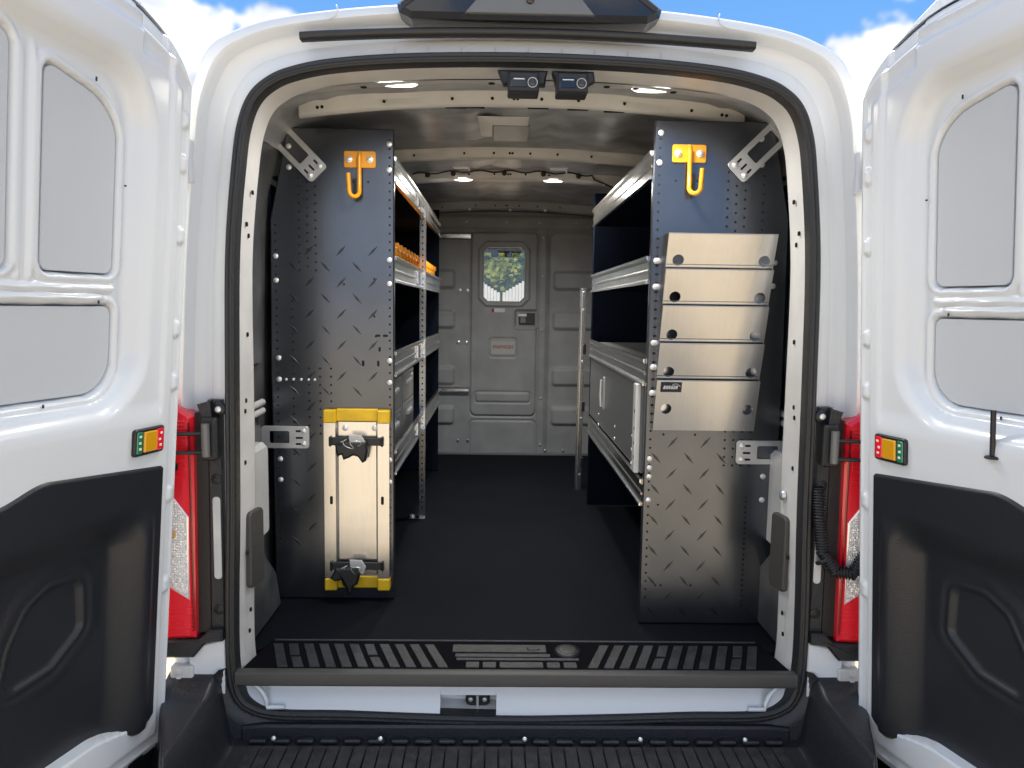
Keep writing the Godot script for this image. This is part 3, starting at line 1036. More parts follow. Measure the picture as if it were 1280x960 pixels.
func door_frame(s: int) -> Transform3D:
	var a := deg_to_rad(16.0)
	var U := Vector3(s * sin(a), 0, cos(a))
	var V := Vector3(s * (-.073 if s < 0 else -.055), 1, 0)
	var N := Vector3(-s * cos(a), 0, sin(a))
	var H := Vector3(s * (.9545 if s < 0 else .943), 1.2, .05) + N * .03
	return Transform3D(Basis(U, V, N), H - V * 1.2)

func build_doors():
	var nu := 170
	var nv := 330
	var us := PackedFloat32Array()
	for i in nu + 1:
		var t := float(i) / nu
		us.append(DW * (t + .35 * t * t) / 1.35)
	var cache := {}
	var fu := func(u: float, v: float) -> Vector3:
		var key := Vector2(u, v)
		if cache.has(key): return cache[key]
		var t := u
		var x: float = DW * t * (1.0 + .0)
		x = DW * (0.55 * t + .45 * t * t)
		var y := lerpf(.46, vtop(x), v)
		var r := Vector3(x, y, door_depth(x, y))
		cache[key] = r
		return r
	var cache2 := {}
	var ft := func(u: float, v: float) -> Vector3:
		var key := Vector2(u, v)
		if cache2.has(key): return cache2[key]
		var x := .088 + .752 * (0.6 * u + 0.4 * u * u)
		var y := lerpf(trim_lo(x), trim_hi(x), v)
		var r := Vector3(x, y, trim_depth(x, y))
		cache2[key] = r
		return r
	for s in [-1, 1]:
		var X := door_frame(s)
		var dm := grid(nu, nv, func(u, v): return X * (fu.call(u, v) as Vector3))
		var door := node("rear_door", shift(dm, org[van]), M.white, van)
		door.set_meta("label", "left rear door swung open, inner side showing" if s < 0 else "right rear door swung open with a black lock post")
		# outer skin
		var p := PackedVector2Array()
		p.append(Vector2(-.012, .44)); p.append(Vector2(.91, .44)); p.append(Vector2(.91, 2.55))
		for i in 24:
			var u := .90 * pow(1.0 - i / 23.0, 1.7)
			p.append(Vector2(u - .012, vtop(u) + .06 + .035 * smooth(.0, .5, u)))
		var b := MB.new(X)
		b.prism(p, -.145, -.098, .012)
		put("door_skin", b, M.white, door)
		# folded edge between inner panel and skin
		var e0 := []
		var e1 := []
		for i in p.size():
			var q := p[i]
			e0.append(Vector3(clampf(q.x, .002, .898), minf(maxf(q.y, .462), vtop(clampf(q.x, .002, .898)) - .002), -.040))
			e1.append(Vector3(clampf(q.x, .004, .896), maxf(minf(q.y - .03, vtop(clampf(q.x, .004, .896)) + .022), .456), -.104))
		b = MB.new(X)
		b.loft([e0, e1], true, -1)
		put("door_edge", b, M.white, door)
		# window blanks
		for w in [[W1, R1], [W2, R2], [W3, R3]]:
			var a: Array = w[0]
			var R: Array = w[1]
			var g := .0030
			var q := rr(a[0] + g, a[1] + g, a[2] - g, a[3] - g, R, 8)
			if w[0] == W1:
				for i in q.size():
					var y := q[i].y
					for k in 3: y = q[i].y - slant(q[i].x, y)
					q[i].y = y
			b = MB.new(X)
			b.prism(q, -.095, -.0600, .0012)
			put("window_panel", b, M.insert, door)
		# trim
		var tm := grid(150, 150, func(u, v): return X * (ft.call(u, v) as Vector3))
		node("trim_panel", shift(tm, org[van]), M.trim, door)
		# release switch
		b = MB.new(X)
		b.prism(rr(.102, 1.326, .206, 1.394, .008), -.004, .010, .003)
		put("switch_frame", b, M.black, door)
		b = MB.new(X)
		b.prism(rr(.134, 1.334, .178, 1.386, .003), .006, .016, .003)
		put("amber_button", b, M.amber, door)
		b = MB.new(X)
		b.prism(rr(.181, 1.332, .200, 1.388, .004), .006, .0125, .002)
		put("green_lens", b, M.green, door)
		b = MB.new(X)
		b.prism(rr(.108, 1.332, .131, 1.388, .004), .006, .0125, .002)
		put("red_lens", b, M.red, door)
		for q in [[.190, 1.345], [.191, 1.360], [.190, 1.376], [.119, 1.345], [.122, 1.360], [.117, 1.376]]:
			b = MB.new(X)
			b.prism(rr(q[0] - .004, q[1] - .003, q[0] + .004, q[1] + .003, .001, 2), .012, .0132, .0004)
			put("switch_mark", b, M.white_print, door)
		# small clips at the window edges
		for q in [[.205, 1.985, .006, .004], [.302, 2.205, .004, .010], [.275, 1.707, .004, .008], [.42, 1.478, .004, .008]]:
			b = MB.new(X)
			b.box(Vector3(q[0], q[1], -.046), Vector3(q[2], q[3], .004), .001)
			put("panel_clip", b, M.black, door)
		if s > 0:
			b = MB.new(X)
			b.tube([Vector3(.440, 1.395, .0), Vector3(.440, 1.50, .0)], .0058, 12)
			b.disc(Vector3(.440, 1.392, .0), Vector3(0, 1, 0), .016, .006, 14)
			put("lock_post", b, M.black, door)

# ------------------------------------------------------------------ inside of the van
func build_interior():
	var WALL := V2([.895, .60, .905, 1.0, .90, 1.5, .885, 1.95, .865, 2.12, .82, 2.27, .74, 2.35, .6, 2.392, .3, 2.414, 0, 2.42])
	var pts := []
	for i in WALL.size() - 1:
		for k in 5:
			var pre := WALL[maxi(i - 1, 0)]
			var post := WALL[i + 2] if i + 2 < WALL.size() else Vector2(-WALL[i].x, WALL[i].y)
			pts.append(WALL[i].cubic_interpolate(WALL[i + 1], pre, post, k / 5.0))
	pts.append(Vector2(0, 2.42))
	var full := []
	for q in pts: full.append(q)
	for i in range(pts.size() - 2, -1, -1): full.append(Vector2(-pts[i].x, pts[i].y))
	var n := full.size()
	# side walls: from the floor up to the shoulder; roof lining between the shoulders
	var split := 24
	for s in 2:
		var b := MB.new()
		var rings := []
		for z in [-.13, -.5, -1.2, -2.0, -2.8, -3.34]:
			var r := []
			for i in split + 1:
				var q: Vector2 = full[i] if s == 0 else full[n - 1 - i]
				r.append(Vector3(q.x, q.y, z))
			rings.append(r)
		b.loft(rings, false, 1)
		put("side_wall", b, M.wall, van)
	var b := MB.new()
	var rings := []
	var zs := 220
	for k in zs + 1:
		var z := lerpf(-.13, -3.34, float(k) / zs)
		var r := []
		for i in range(split, n - split):
			var q: Vector2 = full[i]
			var y := q.y - .014 - .008 * smooth(-.44, -.30, z)
			# pressed fields between the bows
			for c in [[-.62, -1.10], [-1.42, -1.70], [-2.02, -2.72]]:
				for f in [[-.42, -.16], [-.12, .12], [.16, .42]]:
					var sd: float = maxf(absf(q.x - (f[0] + f[1]) * .5) - (f[1] - f[0]) * .5, absf(z - (c[0] + c[1]) * .5) - absf(c[1] - c[0]) * .5)
					y -= .016 * (1.0 - smooth(-.012, .0, sd))
			# long swages
			for xs in [-.52, .52, -.64, .64]: y -= .006 * exp(-pow((q.x - xs) / .015, 2.0))
			r.append(Vector3(q.x, y, z))
		rings.append(r)
	b.loft(rings, false, 1)
	put("roof_lining", b, M.ceiling, van)
	# roof bows
	for q in [[-.42, .058, .035, 2.360], [-1.29, .05, .04, 2.360], [-1.84, .045, .10, 2.364], [-2.98, .04, .16, 2.356]]:
		b = MB.new()
		var rg := []
		for w in [[0.016, .062], [0.006, .052], [0.003, .034], [0.0, .030], [0.0, .010], [-.006, .0], [-q[2] * .5, -.002], [-q[2] + .01, .0], [-q[2], .010], [-q[2] - .008, .062]]:
			var r := []
			for i in 61:
				var x: float = lerpf(-.725, .725, i / 60.0)
				var ax := absf(x)
				var wav := .010 * smooth(.30, .36, ax) * (1.0 - smooth(.44, .50, ax)) if w[1] > .01 else 0.0
				var y: float = q[3] - .052 * pow(ax / .75, 2.2) + w[1]
				r.append(Vector3(x, y, q[0] + w[0] - wav))
			rg.append(r)
		b.loft(rg, false, 1)
		var bow := put("roof_bow", b, M.rib if q[0] > -2.5 else M.bulk, van)
		for x in [-.665, -.65, -.45, -.23, -.10, -.03, -.018, .06, .18, .33, .55, .65, .665]:
			b = MB.new()
			b.disc(Vector3(x, q[3] - .052 * pow(absf(x) / .75, 2.2) + .022, q[0] + .0005), Vector3(0, 0, 1), .0055, .002, 8)
			put("bow_hole", b, M.hole, bow)
		if q[0] > -1.0:
			for x in [-.22, -.16, .05, .18, .30]:
				b = MB.new()
				b.box(Vector3(x, q[3] + .0 - .052 * pow(absf(x) / .75, 2.2), q[0] - .018), Vector3(.07, .008, .010), .002)
				put("bow_slot", b, M.hole, bow)
	# cable along the third bow
	var pa := []
	for i in 30:
		var x: float = lerpf(-.52, .40, i / 29.0)
		pa.append(Vector3(x, 2.398 - .052 * pow(absf(x) / .75, 2.2) + .006 * sin(i * 1.3), -1.828))
	for i in 8: pa.append(Vector3(.41 + i * .015, 2.365 - i * .006, -1.828))
	b = MB.new()
	b.tube(pa, .0042, 6)
	put("roof_cable", b, M.black, van)
	for x in [-.44, -.31, -.05, .15, .33]:
		b = MB.new()
		b.disc(Vector3(x, 2.390 - .052 * pow(absf(x) / .75, 2.2), -1.832), Vector3(0, 0, 1), .014, .012, 8)
		put("cable_clip", b, M.black, van)
	# lamps: two in the header, two under the third bow
	for q in [[-.372, 2.359, -.185, .060, .018], [.369, 2.358, -.185, .060, .018], [-.265, 2.366, -1.87, .058, .030], [.205, 2.368, -1.87, .058, .030]]:
		b = MB.new()
		var r0 := []
		var r1 := []
		for k in 24:
			r0.append(Vector3(q[0] + cos(TAU * k / 24) * q[3] * 1.25, q[1] + .010, q[2] + sin(TAU * k / 24) * q[4] * 1.35))
			r1.append(Vector3(q[0] + cos(TAU * k / 24) * q[3] * 1.1, q[1] - .002, q[2] + sin(TAU * k / 24) * q[4] * 1.1))
		b.loft([r0, r1])
		b.cap(r1, Vector3.DOWN)
		var cl := put("ceiling_light", b, M.white_in, van)
		b = MB.new()
		var r2 := []
		var r3 := []
		for k in 24:
			r2.append(Vector3(q[0] + cos(TAU * k / 24) * q[3], q[1] - .002, q[2] + sin(TAU * k / 24) * q[4]))
			r3.append(Vector3(q[0] + cos(TAU * k / 24) * q[3] * .8, q[1] - .010, q[2] + sin(TAU * k / 24) * q[4] * .8))
		b.loft([r2, r3])
		b.cap(r3, Vector3.DOWN)
		put("lamp_lens", b, M.lamp, cl)
		var sp := SpotLight3D.new()
		sp.light_energy = 0.38 if q[2] > -1.0 else 0.65
		sp.light_color = Color(1, .98, .94)
		sp.light_size = .05
		sp.spot_angle = 88.0
		sp.spot_range = 8.0
		sp.spot_attenuation = 2.0
		sp.shadow_enabled = true
		add_child(sp)
		sp.position = Vector3(q[0], q[1] - .02, q[2])
		sp.rotation.x = -PI / 2
	# small white brackets on the roof between bows two and three
	for x in [-.26, .215]:
		b = MB.new()
		b.box(Vector3(x, 2.384, -1.66), Vector3(.085, .010, .03), .003)
		b.box(Vector3(x + .038, 2.39, -1.655), Vector3(.008, .05, .03), .003)
		put("roof_bracket", b, M.white, van)
	# bright sticker and sound pad on the roof behind the first bow
	b = MB.new()
	b.prism(V2([-.155, -.68, .03, -.68, .03, -.80, -.105, -.80, -.105, -.99, -.15, -.99]), 2.389, 2.386, .0005, Transform3D(Basis(Vector3(1, 0, 0), Vector3(0, 0, 1), Vector3(0, 1, 0)), Vector3.ZERO))
	put("roof_sticker", b, M.white_in, van)
	b = MB.new()
	b.prism(rr(-.10, -1.06, .04, -.805, .004), 2.389, 2.385, .002, Transform3D(Basis(Vector3(1, 0, 0), Vector3(0, 0, 1), Vector3(0, 1, 0)), Vector3.ZERO))
	put("roof_pad", b, M.frame_grey, van)
	# wall pressings beside the shelving units
	for s in [-1, 1]:
		b = MB.new()
		b.prism(rr(-.52, 1.50, -.23, 2.05, [.05, .05, .09, .09]), 0, .014, .008, Transform3D(Basis(Vector3(0, 0, 1), Vector3(0, 1, 0), Vector3(-s, 0, 0)), Vector3(s * .898, 0, 0)))
		put("wall_panel", b, M.wall, van)
		b = MB.new()
		b.prism(rr(-.42, .93, -.18, 1.25, .03), 0, .06, .015, Transform3D(Basis(Vector3(0, 0, 1), Vector3(0, 1, 0), Vector3(-s, 0, 0)), Vector3(s * .90, 0, 0)))
		put("wall_cover", b, M.white_in, van)
		for y in [1.33, 1.36]:
			b = MB.new()
			b.tube([Vector3(s * .89, y, -.14), Vector3(s * .885, y + .01, -.5)], .012, 8)
			put("wall_rail", b, M.white_in, van)
		b = MB.new()
		b.prism(V2([-.14, .64, -.50, .64, -.44, .80, -.30, .92, -.14, .92]), 0, .075, .02, Transform3D(Basis(Vector3(0, 0, 1), Vector3(0, 1, 0), Vector3(-s, 0, 0)), Vector3(s * .90, 0, 0)))
		put("wheel_arch", b, M.wall, van)
	b = MB.new()
	b.disc(Vector3(.795, 1.16, -.10), Vector3(-1, 0, 0), .016, .012, 12)
	put("door_striker", b, M.zinc, van)

	# rubber mat
	var fm := thing("floor_mat", "black rubber mat covering the cargo floor between both shelving units", "floor mat", Vector3(0, .60, -1.7))
	b = MB.new()
	b.prism(V2([-.775, .198, .775, .198, .80, .150, .90, .150, .90, 3.33, -.90, 3.33, -.90, .150, -.80, .150]), .60, .645, .004, Transform3D(Basis(Vector3(1, 0, 0), Vector3(0, 0, -1), Vector3(0, 1, 0)), Vector3.ZERO))
	put("rubber_sheet", b, M.mat, fm)

# ------------------------------------------------------------------ bulkhead
func bulk_depth(x: float, y: float) -> float:
	var d := 0.0
	# door seam
	var q := sdr(x, y, -.271, .925, .210, 2.238, [.05, .05, .04, .04])
	d -= .010 * exp(-pow(q / .006, 2.0))
	d += .006 * (1.0 - smooth(-.012, .0, q))
	q = sdr(x, y, -.271, .60, .210, .895, [.0, .0, .04, .04])
	d -= .008 * exp(-pow(q / .006, 2.0))
	# tray shaped pressing in the door
	q = sdr(x, y, -.231, 1.025, .166, 1.10, [.02, .02, .02, .02])
	d -= .008 * exp(-pow(q / .006, 2.0)); d += .004 * (1.0 - smooth(-.01, 0, q))
	# emblem field
	q = sdr(x, y, -.13, 1.352, .062, 1.486, [.02, .02, .02, .02])
	d -= .006 * exp(-pow(q / .0055, 2.0)); d -= .003 * (1.0 - smooth(-.008, 0, q))
	# side bays: broad pads and finger shaped tabs, left and right
	var ax := x - .290 if x > .24 else -(x + .30)
	for y0 in [1.838, 1.556, 1.152, .866]:
		q = sdr(x, y, .322, y0, .75, y0 + .125, [.025, .025, .025, .025])
		d += .022 * (1.0 - smooth(-.016, .012, q))
		q = sdr(x, y, -.75, y0, -.382, y0 + .125, [.025, .025, .025, .025])
		d += .022 * (1.0 - smooth(-.016, .012, q))
	q = sdr(x, y, .286, .60, .80, 2.235, [.03, .03, .03, .05])
	d -= .012 * (1.0 - smooth(-.012, .012, q))
	# top beam
	q = sdr(x, y, -.80, 2.255, .60, 2.345, [.03, .03, .03, .03])
	d += .014 * (1.0 - smooth(-.015, .01, q))
	q = sdr(x, y, .215, .60, .268, 2.25, [.01, .01, .01, .01])
	d += .008 * (1.0 - smooth(-.008, .008, q))
	# handle recess
	q = sdr(x, y, .046, 1.568, .205, 1.692, [.02, .01, .01, .02])
	d -= .016 * (1.0 - smooth(-.01, .0, q)); d += .006 * exp(-pow((q - .008) / .006, 2.0))
	return d

func octagon(x0: float, y0: float, x1: float, y1: float, c: float) -> PackedVector2Array:
	return V2([x0 + c, y0, x1 - c, y0, x1, y0 + c, x1, y1 - c, x1 - c, y1, x0 + c, y1, x0, y1 - c, x0, y0 + c])

func build_bulkhead():
	var bh := thing("bulkhead", "grey partition wall with a windowed door at the front of the cargo bay", "partition", Vector3(0, .645, -3.28))
	var Z := -3.28
	var mid := octagon(-.195, 1.733, .130, 2.147, .04)
	var f := func(u: float, v: float) -> Vector3:
		var x := lerpf(-.90, .90, u)
		var y := lerpf(.64, 2.43, v)
		return Vector3(x, y, Z + bulk_depth(x, y))
	var keep := func(u: float, v: float) -> bool:
		return not Geometry2D.is_point_in_polygon(Vector2(lerpf(-.90, .90, u), lerpf(.64, 2.43, v)), mid)
	node("panel", shift(grid(280, 280, f, keep), org[bh]), M.bulk, bh)
	var b := MB.new()
	var A := octagon(-.218, 1.710, .153, 2.172, .055)
	var B := octagon(-.205, 1.722, .140, 2.160, .050)
	var C := octagon(-.186, 1.742, .120, 2.138, .036)
	var D := octagon(-.177, 1.750, .111, 2.127, .030)
	b.loft([ring3(A, Z + .002), ring3(A, Z + .014), ring3(B, Z + .022), ring3(C, Z + .020), ring3(D, Z + .012), ring3(D, Z - .03)], true, -1)
	var wf := put("window_frame", b, M.bulk, bh)
	b = MB.new()
	b.prism(octagon(-.184, 1.744, .118, 2.134, .030), Z - .012, Z - .007, 0.0)
	put("window_pane", b, M.glass, wf)
	b = MB.new()
	b.prism(rr(.075, 1.585, .19, 1.668, .004), Z - .012, Z + .0, .003)
	var hd := put("door_handle", b, M.black, bh)
	b = MB.new()
	b.prism(rr(.085, 1.595, .128, 1.64, .004), Z - .004, Z + .010, .004)
	put("latch_knob", b, M.grey, hd)
	b = MB.new()
	b.prism(rr(.072, 1.645, .132, 1.664, .002), Z - .002, Z + .004, .001)
	put("handle_label", b, M.white_print, hd)
	for q in [[-.118, -.10, M.red_print], [-.10, -.024, M.white_in]]:
		b = MB.new()
		b.box(Vector3((q[0] + q[1]) * .5, 1.685, Z + .0075), Vector3(q[1] - q[0], .026, .002), .0)
		put("warning_label", b, q[2], bh)
	b = MB.new()
	b.prism(rr(-.118, 1.372, .052, 1.465, .006), Z - .004, Z + .0045, .001)
	var em := put("emblem_plate", b, M.sticker, bh)
	text("emblem_text", "KNAPHEIDE", .034, M.red_print, em, Vector3(-.033, 1.425, Z + .005), Basis.IDENTITY, .145)
	for q in [[-.50, -.265, 2.198, .022], [-.50, -.27, 1.115, .018]]:
		b = MB.new()
		b.box(Vector3((q[0] + q[1]) * .5, q[2], Z + .022), Vector3(q[1] - q[0], q[3] * 2.0, .02), .006)
		b.box(Vector3((q[0] + q[1]) * .5, q[2] + q[3] * .55, Z + .034), Vector3(q[1] - q[0], q[3] * .5, .012), .004)
		b.box(Vector3((q[0] + q[1]) * .5, q[2] - q[3] * .55, Z + .034), Vector3(q[1] - q[0], q[3] * .5, .012), .004)
		put("bulkhead_rail", b, M.alu, bh)
	for q in [[-.345, 1.822], [-.292, 1.822], [-.352, 1.455], [-.296, 1.455]]:
		b = MB.new()
		b.disc(Vector3(q[0], q[1], Z + .0), Vector3(0, 0, 1), .015, .006, 14, .003)
		put("bolt", b, M.bolt, bh)
	for q in [[.241, 2.20], [.241, 1.93], [.241, 1.55], [.241, 1.06], [.241, .72], [-.3, 2.30], [-.02, 2.30], [.21, 2.30], [.47, 2.30], [-.35, .75], [-.28, .75], [.28, .68], [.41, .68]]:
		b = MB.new()
		b.disc(Vector3(q[0], q[1], Z + .006), Vector3(0, 0, 1), .009, .010, 10)
		put("screw", b, M.zinc, bh)
	b = MB.new()
	b.box(Vector3(0, .652, Z + .012), Vector3(1.76, .02, .02), .003)
	put("floor_flange", b, M.frame_grey, bh)
	# closing panel between the last roof bow and the bulkhead
	b = MB.new()
	var rg := []
	for q in [[2.345, -3.05], [2.37, -3.12], [2.385, -3.28]]:
		var r := []
		for i in 33:
			var x := lerpf(-.86, .86, i / 32.0)
			r.append(Vector3(x, q[0] - .05 * pow(absf(x) / .75, 2.2), q[1]))
		rg.append(r)
	b.loft(rg, false, 1)
	put("closing_panel", b, M.bulk, bh)
	for x in [-.27, .0, .23]:
		b = MB.new()
		b.disc(Vector3(x, 2.350, -2.975), Vector3(0, -.3, 1), .011, .008, 10)
		put("screw", b, M.bolt, bh)

func text(called: String, s: String, size: float, m: Material, parent: Node3D, at: Vector3, B: Basis, width := 0.0, italic := false) -> MeshInstance3D:
	var t := TextMesh.new()
	t.text = s
	var f := SystemFont.new()
	f.font_names = PackedStringArray(["Droid Sans"])
	f.font_weight = 700
	t.font = f
	t.font_size = 48
	t.pixel_size = size / 48.0
	t.depth = .0008
	var w := t.get_aabb().size.x
	var k := width / w if width > 0.0 and w > 0.0 else 1.0
	var sh := Basis(Vector3(1, 0, 0), Vector3(.25 if italic else 0.0, 1, 0), Vector3(0, 0, 1))
	t.set_meta("k", Vector3(k, 1, 1))
	return inst(called, t, m, parent, at, B * sh * Basis.from_scale(Vector3(k, 1, 1)))

# ------------------------------------------------------------------ shelving
var tread_mesh: ArrayMesh
var bolt_mesh: ArrayMesh
var hole_mesh: ArrayMesh

func unit_meshes():
	var b := MB.new()
	b.prism(V2([-.026, 0, -.008, -.003, 0, -.0045, .008, -.003, .026, 0, .008, .003, 0, .0045, -.008, .003]), -.001, .0014, .0011)
	tread_mesh = b.mesh()
	b = MB.new()
	b.disc(Vector3.ZERO, Vector3(0, 0, 1), .0095, .003, 12)
	b.disc(Vector3(0, 0, .003), Vector3(0, 0, 1), .0055, .003, 6)
	bolt_mesh = b.mesh()

func lip_profile(s: int) -> PackedVector2Array:
	# aluminium shelf nosing, s = direction of the aisle
	var p := V2([0, 0, .014, 0, .014, .008, .008, .012, .005, .016, .005, .034, .009, .038, .009, .044, .005, .048, .005, .070, .010, .076, .014, .080, .014, .090, 0, .090])
	for i in p.size(): p[i].x *= s
	return p

func add_lip(parent: Node3D, x: float, y: float, z0: float, z1: float, s: int):
	var b := MB.new()
	b.prism(lip_profile(s), z0, z1, 0.0, Transform3D(Basis.IDENTITY, Vector3(x, y, 0)))
	return put("shelf_lip", b, M.alu, parent)

func shelf(parent: Node3D, xw: float, xa: float, y: float, z0: float, z1: float, s: int):
	var b := MB.new()
	b.box(Vector3((xw + xa) * .5, y + .012, (z0 + z1) * .5), Vector3(absf(xa - xw) - .004, .010, absf(z1 - z0) - .012), .002)
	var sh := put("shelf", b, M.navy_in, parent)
	add_lip(sh, xa, y, z0 - .005, z1 + .005, s)
	# dividers notches in the lip (bright plates)
	return sh

func holes(parent: Node3D, pts: Array, z: float, r := .0038):
	var b := MB.new()
	for q in pts:
		var ring := []
		for k in 8: ring.append(Vector3(q[0] + cos(TAU * k / 8) * r, q[1] + sin(TAU * k / 8) * r, z))
		b.cap(ring, Vector3(0, 0, 1))
	var o := put("hole_rows", b, M.hole, parent)
	o.set_meta("kind", "stuff")

func plate_bracket(parent: Node3D, L: Transform3D, len := .169):
	# zinc tie bracket, local x along, origin at its aisle end, long side to +x
	var b := MB.new(L)
	var po := rr(0, -.040, len, .040, .012, 4)
	var pi := rr(.070, -.022, len - .029, .022, .006, 4)
	b.loft([ring3(pi, 0), ring3(pi, .004), ring3(MB.inset(po, .001), .004), ring3(po, .003), ring3(po, 0)], true, -1)
	b.box(Vector3(len + .003, 0, -.028), Vector3(.005, .08, .062), .001)
	var o := put("wall_bracket", b, M.zinc, parent)
	for y in [-.024, -.002, .022]:
		b = MB.new(L)
		b.prism(rr(.022, y - .0035, .048, y + .0035, .003, 3), .003, .0046, .0)
		put("bracket_slot", b, M.hole, o)
	for y in [-.024, .022]:
		b = MB.new(L)
		b.disc(Vector3(.020, y, .004), Vector3(0, 0, 1), .010, .003, 14)
		b.disc(Vector3(.020, y, .007), Vector3(0, 0, 1), .006, .004, 6)
		put("bracket_bolt", b, M.bolt, o)

func end_panel(parent: Node3D, s: int, z: float, xa: float, front: bool) -> MeshInstance3D:
	# s: side of the van, xa: aisle edge
	var p := V2([xa, 2.308, xa, .647, .862, .647, .868, 1.48, .862, 2.0, .838, 2.12, .80, 2.308])
	for i in p.size(): p[i].x *= s
	var b := MB.new()
	b.prism(p, z - .022, z, .004)
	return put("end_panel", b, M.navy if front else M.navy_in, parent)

func build_left_unit():
	unit_meshes()
	var lu := thing("shelving_unit", "dark shelving unit along the wall with yellow bins on it", "shelving", Vector3(-.65, .645, -1.62), "shelving units along the van walls")
	var z := -.55
	var pn := end_panel(lu, -1, z, .436, true)
	var mk := func(x: float, y: float, up: bool):
		inst("tread_mark", tread_mesh, M.mark, pn, Vector3(x, y, z), Basis(Vector3(0, 0, 1), .82 if up else -.82))
	for r in 20:
		for c in 6:
			if (r + c) % 2 == 0: continue
			var x := -.785 + c * .055
			var y := 1.895 - r * .0545 
			if y < .72: continue
			if x > -.70 and y < 1.36 and y > .66 and x < -.44: continue
			if x > -.44: continue
			mk.call(x, y, c % 2 == 1)
	var hp := []
	for i in 54: hp.append([-.451, 2.27 - i * .0285])
	for c in 3:
		for i in 12: hp.append([-.735 + c * .028 - .028, 2.14 - i * .0285 + (.014 if c == 1 else 0.0)])
	for c in 3:
		for i in 9: hp.append([-.735 + c * .0385, 1.485 - i * .029])
	for i in 40: hp.append([-.845, 1.98 - i * .0285])
	for i in 20: hp.append([-.79, 1.72 - i * .0285])
	for q in [[-.575, 2.13], [-.525, 2.13], [-.61, 1.78], [-.505, 1.80], [-.505, 1.67], [-.50, 1.60]]: hp.append(q)
	holes(pn, hp, z + .0006)
	var sl := MB.new()
	for q in [[-.493, 1.603, .018, .008], [-.467, 1.603, .018, .008], [-.487, 1.555, .008, .016], [-.492, 1.505, .008, .02], [-.545, 1.505, .009, .02]]:
		sl.prism(rr(q[0] - q[2] * .5, q[1] - q[3] * .5, q[0] + q[2] * .5, q[1] + q[3] * .5, .0035, 3), z, z + .0009)
	put("panel_slots", sl, M.hole, pn)
	for q in [[-.452, 2.258], [-.452, 2.172], [-.452, 1.866], [-.452, 1.784], [-.452, 1.515], [-.452, 1.438], [-.452, 1.16], [-.452, 1.08], [-.845, 1.873], [-.845, 1.79], [-.84, 1.52], [-.84, 1.445], [-.84, 1.16], [-.84, 1.085], [-.795, 2.175], [-.795, 2.245]]:
		inst("bolt", bolt_mesh, M.bolt, pn, Vector3(q[0], q[1], z))
	for q in [-.815, -.79, -.763, -.737, -.715]: inst("rivet", bolt_mesh, M.bolt, pn, Vector3(q, 1.445, z), Basis.from_scale(Vector3(.5, .5, .5)))
	end_panel(lu, -1, -2.70, .45, false)
	var b := MB.new()
	b.box(Vector3(-.868, 1.48, -1.63), Vector3(.006, 1.66, 2.12), .0)
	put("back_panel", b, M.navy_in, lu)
	for y in [2.132, 1.790, 1.455, 1.100]: shelf(lu, -.862, -.446, y, -.574, -2.676, 1)
	# bright shelf clips
	for q in [[-1.35, 1.455], [-1.35, 1.79], [-1.35, 2.132], [-1.35, 1.10]]:
		b = MB.new()
		b.box(Vector3(-.436, q[1] + .045, q[0]), Vector3(.012, .06, .06), .002)
		put("lip_plate", b, M.alu_mat, lu)
	# upright
	b = MB.new()
	b.prism(V2([-.432, -1.600, -.428, -1.600, -.428, -1.636, -.455, -1.636, -.455, -1.632, -.432, -1.632]), .648, 2.185, 0.0, Transform3D(Basis(Vector3(1, 0, 0), Vector3(0, 0, 1), Vector3(0, 1, 0)), Vector3.ZERO))
	b.box(Vector3(-.4415, 1.416, -1.600), Vector3(.031, 1.536, .004), .001)
	b.box(Vector3(-.47, .650, -1.60), Vector3(.09, .006, .05), .002)
	var up := put("upright_post", b, M.alu_mat, lu)
	var pts := []
	for i in 53: pts.append([-.4415, .70 + i * .0285])
	holes(up, pts, -1.5975, .0042)
	b = MB.new()
	b.disc(Vector3(-.49, .653, -1.60), Vector3(0, 1, 0), .014, .012, 8)
	put("foot_bolt", b, M.bolt, up)
	# wall brackets
	plate_bracket(lu, Transform3D(Basis(Vector3(-1, 0, 0), Vector3(0, 1, 0), Vector3(0, 0, 1)), Vector3(-.735, 1.240, z + .004)))
	var a := Vector3(-.80, .80, 0).normalized()
	var w := Vector3(.80, .80, 0).normalized()
	plate_bracket(lu, Transform3D(Basis(a, w, Vector3(0, 0, 1)), Vector3(-.690, 2.150, z + .004)), .205)

